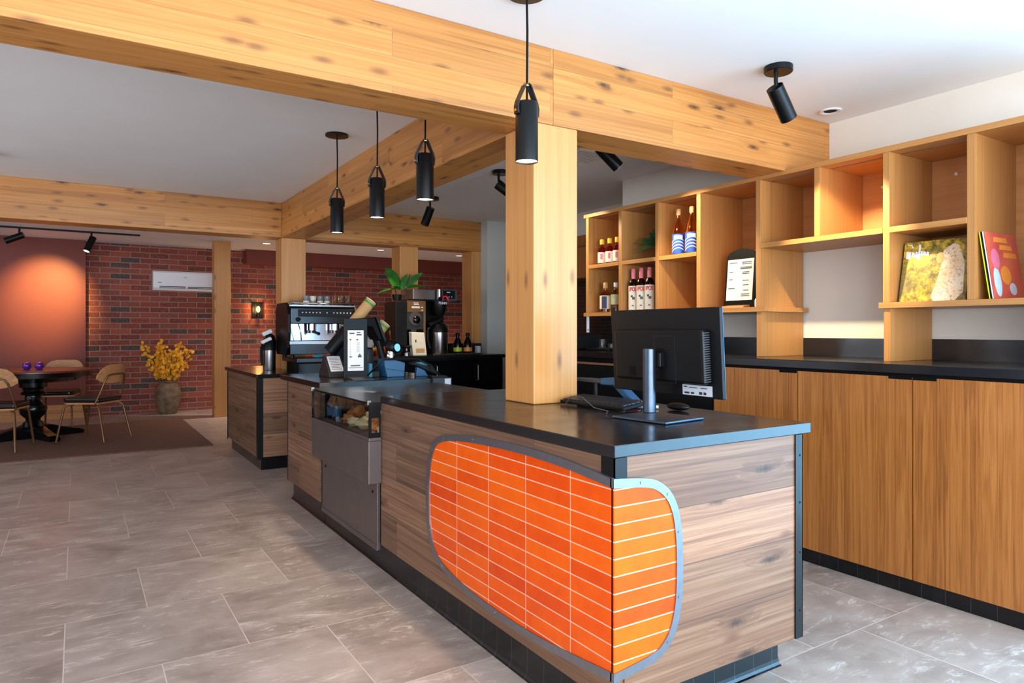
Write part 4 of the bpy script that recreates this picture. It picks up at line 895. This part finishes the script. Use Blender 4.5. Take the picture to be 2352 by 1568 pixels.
m.build('leaves', 'leafg', gp, 60)
m = MB()
for d in ((-.12, -.02, .14), (.10, -.02, .16), (.05, -.03, .1)): m.tube([(2.93, 6.93, 1.63), (c0[0] + d[0] * .4, c0[1], 1.64), (c0[0] + d[0], c0[1] + d[1], 1.70 + d[2])], .006, 6)
m.build('stems', 'stem', gp, 50)
for i, (x, lab, lm) in enumerate(((3.635, 'dark sauce bottle with yellow label by the black upstand', 'lime'), (3.765, 'dark sauce bottle with orange label by the black upstand, right one', 'orange'))):
    t = thing('sauce_bottle', lab, 'bottle', (x, 6.86, BB), 'sauce bottles at the bar end')
    MB().lathe([(.045, 0), (.05, .01), (.05, .11), (.03, .165), (.018, .185), (.018, .20)], (x, 6.86, BB)).build('body', 'gloss', t, 40)
    MB().lathe([(.0505, .03), (.0505, .075)], (x, 6.86, BB), cap=False).build('label', lm, t, 40)
    MB().lathe([(.022, .2), (.024, .205), (.024, .235), (.02, .24)], (x, 6.86, BB)).build('cap', 'blackp', t, 40)
tag(B(3.86, 3.90, 6.80, 6.86, BB, BB + .09).build('napkin_holder', 'sticker', None, 0, .003), 'small white card holder right of the sauce bottles', 'holder')
tag(B(3.52, 3.82, 6.64, 6.78, BB, BB + .016).build('bar_mat', 'darkgrey', None, 0, .004), 'dark bar mat in front of the sauce bottles', 'mat')
for i, (x, y, h, lab) in enumerate(((2.70, 6.78, .30, 'tall amber syrup bottle left of the grinder'), (2.76, 6.72, .26, 'shorter amber syrup bottle in front, left of the grinder'), (2.63, 6.74, .28, 'amber syrup bottle behind the touch screen'))):
    t = thing('syrup_bottle', lab, 'bottle', (x, y, BB), 'amber syrup bottles by the grinder')
    MB().lathe([(.034, 0), (.037, .006), (.037, h * .5), (.016, h * .72), (.014, h)], (x, y, BB)).build('body', 'amber', t, 40)
    MB().lathe([(.016, h), (.017, h + .01), (.006, h + .03), (.006, h + .06)], (x, y, BB)).build('pump', 'blackp', t, 40)
hp = thing('tamper', 'round black tamper standing before the grinder', 'tamper', (2.95, 6.66, BB))
MB().lathe([(.03, 0), (.03, .03), (.012, .05), (.014, .085)], (2.93, 6.67, BB)).build('base', 'steel', hp, 40)
MB().ball((2.93, 6.67, BB + .095), (.05, .05, .018)).build('knob', 'blackp', hp, 60)

# ------------------------------------------------------------------ LAMPS AND CEILING FITTINGS
def pendant(label, x, y, yaw):
    t = thing('pendant_lamp', label, 'pendant lamp', (x, y, CEIL), 'black cylinder pendants over the counter')
    MB().lathe([(.075, 0), (.075, -.012), (.01, -.016)], (x, y, CEIL)).build('canopy', 'black', t, 40)
    MB().tube([(x, y, CEIL - .01), (x + .003, y, CEIL - .15), (x + .001, y, 2.13)], .0045, 8).build('cord', 'blackmatt', t, 50)
    b = MB().lathe([(.0425, 1.90), (.0435, 1.897), (.0435, 2.118), (.040, 2.124), (.01, 2.126)], (x, y, 0), 32, False); o = b.lathe([(.0425, 1.90), (.039, 1.93)], (x, y, 0), 32, False).build('shade', 'black', t, 40)
    MB().lathe([(.0405, 1.904), (.0405, 1.91)], (x, y, 0), 28).build('lamp_face', 'lamp', t, 40)
    m = MB().at((x, y, 0), (0, 0, yaw))
    for sg in (1, -1):
        pts = [(sg * .046, 2.075), (sg * .048, 2.105), (sg * .043, 2.125), (sg * .012, 2.19), (sg * .004, 2.197)]
        for (a, za), (b_, zb) in zip(pts[:-1], pts[1:]):
            m.add([(a - .003, -.014, za), (a + .003, -.014, za), (a + .003, .014, za), (a - .003, .014, za), (b_ - .003, -.014, zb), (b_ + .003, -.014, zb), (b_ + .003, .014, zb), (b_ - .003, .014, zb)],
                  [(0, 3, 2, 1), (4, 5, 6, 7), (0, 1, 5, 4), (1, 2, 6, 5), (2, 3, 7, 6), (3, 0, 4, 7)])
    m.build('strap', 'leather', t)
    for ra, rb, rr in (((-.054, 0, 2.088), (-.046, 0, 2.088), .006), ((.046, 0, 2.088), (.054, 0, 2.088), .006), ((-.012, 0, 2.192), (.015, 0, 2.194), .0075)):
        MB().at((x, y, 0), (0, 0, yaw)).cyl(ra, rb, rr, n=12).build('rivet', 'brass', t, 40)
    l = bpy.data.lights.new('pendant_light', 'SPOT'); l.energy = 26; l.color = (1, .80, .58); l.spot_size = R(72); l.spot_blend = .6; l.shadow_soft_size = .035
    lo = bpy.data.objects.new('pendant_light', l); COL.objects.link(lo); lo.location = (x, y, 1.895)
pendant('nearest black cylinder pendant, hanging in front of the big oak beam and post', 1.46, 2.19, R(2))
pendant('black cylinder pendant second from the front, right one of the three beyond the beam', 1.46, 3.10, R(-2))
pendant('black cylinder pendant in the middle of the three beyond the beam', 1.46, 3.742, R(-2))
pendant('farthest black cylinder pendant with its round ceiling plate in view', 1.46, 4.46, R(-2))

def aim(o, d):
    o.rotation_euler = Vector(d).to_track_quat('-Z', 'Y').to_euler()
def spot(label, x, y, d, energy, size=46, z=2.41):
    t = thing('ceiling_spotlight', label, 'spotlight', (x, y, CEIL), 'black ceiling spotlights')
    MB().lathe([(.068, 0), (.068, -.026), (.064, -.03), (.01, -.03)], (x, y, CEIL)).build('canopy', 'black', t, 40)
    d = Vector(d).normalized(); p = Vector((x - .02, y, CEIL - .118)) + d * .0
    MB().tube([(x - .02, y, CEIL - .028), (x - .02, y, CEIL - .075), tuple(p + d * .01)], .010, 10).build('arm', 'black', t, 50)
    a = p - d * .015; b = p + d * .165
    h = MB().cyl(a, b, .041, n=30).build('head', 'black', t, 40)
    MB().cyl(b, b + d * .001, .036, n=24).build('lens', 'down', t, 40)
    l = bpy.data.lights.new('spot_light', 'SPOT'); l.energy = energy; l.color = (1, .80, .50); l.spot_size = R(size); l.spot_blend = .45; l.shadow_soft_size = .02
    lo = bpy.data.objects.new('spot_light', l); COL.objects.link(lo); lo.location = b + d * .01; aim(lo, d)
spot('black ceiling spotlight in the foreground aimed at the shelves', 2.921, 2.145, (.58, .04, -.62), 150, 58)
spot('black ceiling spotlight just behind the foreground beam, only its barrel in view', 2.90, 3.45, (.72, -.22, -.68), 90, 64)
spot('black ceiling spotlight left of the oak post on the counter', 2.916, 4.755, (.72, -.42, -.62), 62, 60)
spot('farthest black ceiling spotlight, above the coffee brewer', 2.93, 6.06, (-.12, .45, -.8), 60, 60)
hl = thing('downlight_hole', 'round white-rimmed open hole in the ceiling near the shelf wall', 'ceiling fitting', (3.762, 2.408, CEIL))
MB().lathe([(.035, -.001), (.06, -.001), (.062, -.008), (.05, -.010), (.036, -.003)], (3.762, 2.408, CEIL), 30, False).build('rim', 'whitep', hl, 40)
MB().lathe([(.001, -.0015), (.04, -.002)], (3.762, 2.408, CEIL), 30, False).build('opening', 'blackmatt', hl)
vt = thing('ceiling_vent', 'square white air vent in the ceiling behind the foreground beam', 'vent', (3.18, 4.0, CEIL))
B(3.02, 3.34, 3.85, 4.15, CEIL - .012, CEIL).build('frame', 'whitep', vt, 0, .003)
m = MB()
for k in range(7): m.box(3.05, 3.31, 3.88 + k * .037, 3.9 + k * .037, CEIL - .016, CEIL - .012)
m.build('slats', 'greywall', vt)
for x, y, lab in ((2.40, 10.6, 'recessed downlight in the far ceiling left of the post by the espresso machine'), (4.15, 10.48, 'recessed downlight in the far ceiling above the espresso machine'), (5.62, 10.55, 'recessed downlight in the far ceiling above the coffee brewer')):
    t = thing('recessed_downlight', lab, 'downlight', (x, y, CEIL), 'far recessed downlights')
    MB().lathe([(.055, 0), (.07, -.004), (.075, -.001)], (x, y, CEIL), 24, False).build('rim', 'greywall', t, 40)
    MB().lathe([(.001, -.002), (.056, -.003)], (x, y, CEIL), 24, False).build('lens', 'down', t)
    l = bpy.data.lights.new('far_light', 'SPOT'); l.energy = 180; l.color = (1, .85, .72); l.spot_size = R(110); l.spot_blend = .8; l.shadow_soft_size = .05
    lo = bpy.data.objects.new('far_light', l); COL.objects.link(lo); lo.location = (x, y, CEIL - .01)
tk = thing('track_light', 'black ceiling track with two spot heads over the dining table', 'track light', (-.6, 10.55, CEIL))
B(-2.4, .73, 10.535, 10.565, CEIL - .022, CEIL).build('track', 'black', tk)
def thead(x, d):
    d = Vector(d).normalized(); h = MB().tube([(x, 10.55, CEIL - .02), (x, 10.55, CEIL - .10)], .012, 10); h.build('stem', 'black', tk, 50)
    p = Vector((x, 10.55, CEIL - .12)); hd = MB().cyl(p - d * .05, p + d * .16, .042, n=24).build('spot_head', 'black', tk, 40)
    MB().cyl(p + d * .16, p + d * .161, .036, n=20).build('lens', 'down', hd, 40)
    return p + d * .17
thead(.17, (-.3, -.2, -.75)); thead(-.60, (-.55, .1, -.25))
o = thead(-1.35, (.5, .5, -.3))
ws = thing('ceiling_spotlight', 'black ceiling spotlight half cut off at the left edge of the picture', 'spotlight', (-.56, 6.28, CEIL), None)
MB().lathe([(.068, 0), (.068, -.03), (.01, -.03)], (-.56, 6.28, CEIL)).build('canopy', 'black', ws, 40)
MB().cyl((-.60, 6.28, CEIL - .09), (-.66, 6.2, CEIL - .25), .04).build('head', 'black', ws, 40); MB().cyl((-.57, 6.28, CEIL - .03), (-.60, 6.28, CEIL - .10), .01).build('arm', 'black', ws, 40)

# wall fittings at the far end
ac = thing('air_conditioner', 'white wall-mounted air conditioner on the brick wall left of the oak post', 'air conditioner', (1.4, 11.7, 1.87))
prof = [(11.8, 1.86), (11.62, 1.86), (11.585, 1.90), (11.58, 2.13), (11.60, 2.155), (11.8, 2.16)]
MB().prism(prof, 'X', .975, 1.96).build('casing', 'whitep', ac, 0, .006)
B(1.2, 1.7, 11.795, 11.8, 1.9, 2.1).build('wall_mount', 'steel', ac)
B(1.06, 1.42, 11.578, 11.60, 1.895, 1.925).build('louvre', 'darkgrey', ac); B(1.45, 1.80, 11.578, 11.60, 1.895, 1.925).build('louvre', 'darkgrey', ac)
m = MB().box(1.06, 1.42, 11.572, 11.578, 1.905, 1.912).box(1.45, 1.80, 11.572, 11.578, 1.905, 1.912).build('louvre_blade', 'whitep', ac)
B(1.39, 1.44, 11.577, 11.58, 2.055, 2.075).build('indicator', 'sticker', ac)
B(1.04, 1.09, 11.577, 11.58, 1.972, 1.98).build('badge', 'greyp', ac)
sn = thing('wall_sconce', 'small black wall lantern with amber bulb on the brick wall', 'wall lamp', (2.52, 11.7, 1.46))
B(2.44, 2.60, 11.78, 11.8, 1.46, 1.71).build('back_plate', 'black', sn)
m = MB()
for a, b in ((2.44, 11.66), (2.59, 11.66), (2.44, 11.77), (2.59, 11.77)): m.box(a, a + .01, b, b + .01, 1.46, 1.71)
for z in (1.46, 1.70): m.box(2.44, 2.60, 11.66, 11.67, z, z + .01).box(2.44, 2.45, 11.66, 11.78, z, z + .01).box(2.59, 2.60, 11.66, 11.78, z, z + .01)
m.build('cage', 'black', sn)
MB().cyl((2.52, 11.72, 1.46), (2.52, 11.72, 1.54), .022).build('socket', 'black', sn, 40)
MB().ball((2.52, 11.72, 1.60), (.03, .03, .05)).build('bulb', 'bulb', sn, 60)
def pl_(loc, e, col, r, nm):
    l = bpy.data.lights.new(nm, 'POINT'); l.energy = e; l.color = col; l.shadow_soft_size = r
    lo = bpy.data.objects.new(nm, l); COL.objects.link(lo); lo.location = loc
pl_((2.52, 11.62, 1.60), 5, (1, .55, .2), .03, 'sconce_light')

# ------------------------------------------------------------------ DINING CORNER
tag(B(-3.2, 1.26, 8.03, 10.63, 0, .012).build('area_rug', 'brownrug', None, 0, .003), 'flat dark brown rug under the round table', 'rug')
RG = .0126
tcx, tcy, tz = -.42, 9.65, .80
tt = thing('round_table', 'round red-brown pedestal table with black turned base', 'table', (tcx, tcy, RG))
MB().lathe([(.605, tz - .025), (.612, tz - .02), (.612, tz - .006), (.605, tz)], (tcx, tcy, 0), 64).build('tabletop', 'table', tt, 40)
MB().lathe([(.05, tz - .13), (.42, tz - .13), (.50, tz - .085), (.585, tz - .075), (.59, tz - .025)], (tcx, tcy, 0), 64).build('apron', 'gloss', tt, 40)
MB().lathe([(.135, .10), (.135, .13), (.11, .15), (.10, .19), (.07, .215), (.075, .24), (.125, .29), (.14, .35), (.125, .40), (.085, .45), (.08, .50), (.125, .515), (.13, .53), (.10, .55), (.105, .58), (.135, .60), (.14, .66), (.16, .67)], (tcx, tcy, 0), 40).build('pedestal', 'gloss', tt, 40)
for k in range(4):
    a = R(25 + 90 * k); mt = MB().at((tcx, tcy, RG), (0, 0, a))
    mt.prism([(.05, .0), (.52, .0), (.54, .035), (.48, .06), (.36, .085), (.18, .14), (.05, .14)], 'Y', -.055, .055).build('leg', 'gloss', tt, 0, .006)
for i, (dx, dy, lab) in enumerate(((-.06, .02, 'left purple glass candle holder on the round table'), (.06, -.03, 'right purple glass candle holder on the round table'))):
    t = thing('candle_holder', lab, 'candle holder', (tcx + dx, tcy + dy, tz + .001), 'glass candle holders')
    MB().lathe([(.025, 0), (.045, .025), (.046, .05), (.034, .08), (.03, .08), (.04, .05), (.022, .006)], (tcx + dx, tcy + dy, tz + .001), 24).build('holder', 'purple', t, 40)
    MB().lathe([(.016, .008), (.016, .05), (.004, .056)], (tcx + dx, tcy + dy, tz + .001)).build('candle', 'bulb', t, 40)
def chair(label):
    t = thing('dining_chair', label, 'chair', (0, 0, 0), 'dining chairs at the round table')
    # local: front +Y, floor z = 0
    seat = [(-.20, -.20), (.20, -.20), (.23, .17), (.19, .22), (-.19, .22), (-.23, .17)]
    MB().prism(seat, 'Z', .435, .485).build('seat_pad', 'leather', t, 0, .016)
    MB().prism([(p[0] * .98, p[1] * .98) for p in seat], 'Z', .415, .435).build('seat_board', 'chairwood', t, 0, .004)
    for sx in (-1, 1):
        MB().tube([(sx * .15, .12, .41), (sx * .19, .18, .405), (sx * .205, .205, .37), (sx * .235, .27, 0)], .012, 10).build('leg', 'gold', t, 50)
        MB().tube([(sx * .15, -.12, .41), (sx * .19, -.18, .405), (sx * .205, -.21, .37), (sx * .235, -.29, 0)], .012, 10).build('leg', 'gold', t, 50)
    pts = [(-.205, -.16, .42), (-.19, -.215, .55), (-.165, -.255, .69), (-.14, -.275, .735), (-.10, -.285, .745)]
    MB().tube(pts + [(-p[0], p[1], p[2]) for p in reversed(pts)], .010, 10).build('back_frame', 'gold', t, 50)
    vs = []; fs = []; n = 12
    def zlo(u): return .645 + .05 * abs(u) ** 4
    def zhi(u): return .855 - .12 * abs(u) ** 5
    m = MB(); W = .235
    for q, dy in ((0, 0.0), (1, .013)):
        for i in range(n + 1):
            u = -1 + 2 * i / n
            for j in range(4):
                z = zlo(u) + (zhi(u) - zlo(u)) * j / 3
                vs.append((u * W, -.29 + .07 * u * u + dy - (z - .7) * .16 + .012, z))
    k = 4 * (n + 1)
    for i in range(n):
        for j in range(3):
            a = i * 4 + j; fs += [(a, a + 4, a + 5, a + 1), (k + a, k + a + 1, k + a + 5, k + a + 4)]
        a = i * 4; fs += [(a, k + a, k + a + 4, a + 4), (a + 3, a + 7, k + a + 7, k + a + 3)]
    for j in range(3): fs += [(j, j + 1, k + j + 1, k + j), (4 * n + j, k + 4 * n + j, k + 4 * n + j + 1, 4 * n + j + 1)]
    m.add(vs, fs).build('backrest', 'chairwood', t, 50)
    return t
c0_ = chair('wooden-backed dining chair with black seat right of the round table')
RG = .0165
place(c0_, (.17, 9.12, RG), R(53))
dup(c0_, (-.68, 8.88, RG), R(-14), 'dining chair at the left picture edge with its back to the camera')
dup(c0_, (-.19, 10.36, RG), R(164), 'dining chair on the far side of the round table, mostly hidden')
dup(c0_, (-1.2, 9.9, RG), R(-105), 'dining chair on the left of the round table, almost out of the picture')

vs_ = thing('floor_vase', 'large weathered clay urn with orange blossom branches by the brick wall', 'vase', (1.17, 11.5, 0))
MB().lathe([(.105, 0), (.12, .01), (.165, .15), (.178, .28), (.165, .38), (.125, .445), (.12, .47), (.14, .49), (.132, .495), (.10, .46)], (1.17, 11.5, 0), 40).build('urn', 'clay', vs_, 40)
rnd = random.Random(3)
m = MB(); pm = MB()
for k in range(20):
    a = rnd.uniform(0, 2 * PI); lean = rnd.uniform(.12, .78); top = Vector((1.17 + math.cos(a) * lean * .46, 11.5 + math.sin(a) * lean * .22, .80 + rnd.uniform(.02, .22) + (.06 if lean > .5 else 0)))
    p0 = Vector((1.17 + math.cos(a) * .05, 11.5 + math.sin(a) * .05, .40)); mid = p0.lerp(top, .5) + Vector((0, 0, .06)); m.tube([p0, mid, top], [.006, .005, .003], 6)
    for q in range(26):
        t = .25 + .75 * rnd.random(); c = p0.lerp(top, t) + Vector((rnd.gauss(0, .035), rnd.gauss(0, .03), rnd.gauss(0, .03)))
        if c.z < .52: continue
        for w_ in range(2): pm.leaf(c, (rnd.gauss(0, 1), rnd.gauss(0, 1), rnd.gauss(.3, 1)), (rnd.gauss(0, .3), -1, rnd.gauss(0, .3)), rnd.uniform(.045, .07), .042, .1, 3, .25)
m.build('stems', 'stem', vs_, 50); pm.build('blossom', 'petal', vs_)['kind'] = 'stuff'

# ------------------------------------------------------------------ LIGHT
def area(nm, loc, d, sx, sy, e, col):
    l = bpy.data.lights.new(nm, 'AREA'); l.shape = 'RECTANGLE'; l.size = sx; l.size_y = sy; l.energy = e; l.color = col
    o = bpy.data.objects.new(nm, l); COL.objects.link(o); o.location = loc; aim(o, d); return o
area('window_daylight', (-3.25, -3.3, 1.4), (0, 1, .7), 2.6, 2.2, 230, (.80, .89, 1.0))
area('window_daylight', (-.25, -3.3, 1.4), (0, 1, .7), 2.6, 2.2, 300, (.80, .89, 1.0))
area('window_daylight', (2.55, -3.3, 1.4), (0, 1, .7), 2.2, 2.2, 260, (.80, .89, 1.0))
area('window_daylight', (4.05, -1.15, 1.23), (-1, 0, 0), 4.2, 2.36, 330, (.30, .66, 1.0))
for yy in (1.7, 5.0, 8.2): area('side_window_daylight', (-4.95, yy, 1.45), (1, 0, 3.2), 2.7, 1.8, 120, (.84, .90, 1.0))
wl = bpy.data.lights.new('wall_wash', 'SPOT'); wl.energy = 300; wl.color = (1, .68, .24); wl.spot_size = R(62); wl.spot_blend = 1.0; wl.shadow_soft_size = .03
wo = bpy.data.objects.new('wall_wash', wl); COL.objects.link(wo); wo.location = (-.12, 10.58, 2.33); aim(wo, (-.22, 1.04, -.60))
wl = bpy.data.lights.new('floor_glow', 'SPOT'); wl.energy = 170; wl.color = (1, .62, .32); wl.spot_size = R(64); wl.spot_blend = 1.0; wl.shadow_soft_size = .05
wo = bpy.data.objects.new('floor_glow', wl); COL.objects.link(wo); wo.location = (-.75, 2.75, 2.36); aim(wo, (.05, .05, -1))
W = bpy.data.worlds.new('sky'); S.world = W; W.use_nodes = True
W.node_tree.nodes['Background'].inputs[0].default_value = (.72, .84, 1.0, 1); W.node_tree.nodes['Background'].inputs[1].default_value = .35

# ------------------------------------------------------------------ CAMERA
F_PX, YAW = 1573.68, 32.46
cam = bpy.data.cameras.new('camera'); co = bpy.data.objects.new('camera', cam); COL.objects.link(co); S.camera = co
co.location = (0, 0, 1.25); co.rotation_euler = (PI / 2, 0, -R(YAW)); cam.sensor_width = 36; cam.lens = F_PX / 2352 * 36; cam.shift_y = -25 / 2352; cam.clip_end = 60; cam.clip_start = .02
S.view_settings.view_transform = 'Standard'; S.view_settings.look = 'None'; S.view_settings.gamma = 1.0; S.view_settings.use_curve_mapping = False
S.view_settings.exposure = 0.0
S.cycles.use_denoising = True; S.cycles.max_bounces = 10; S.cycles.transmission_bounces = 8; S.cycles.sample_clamp_indirect = 6
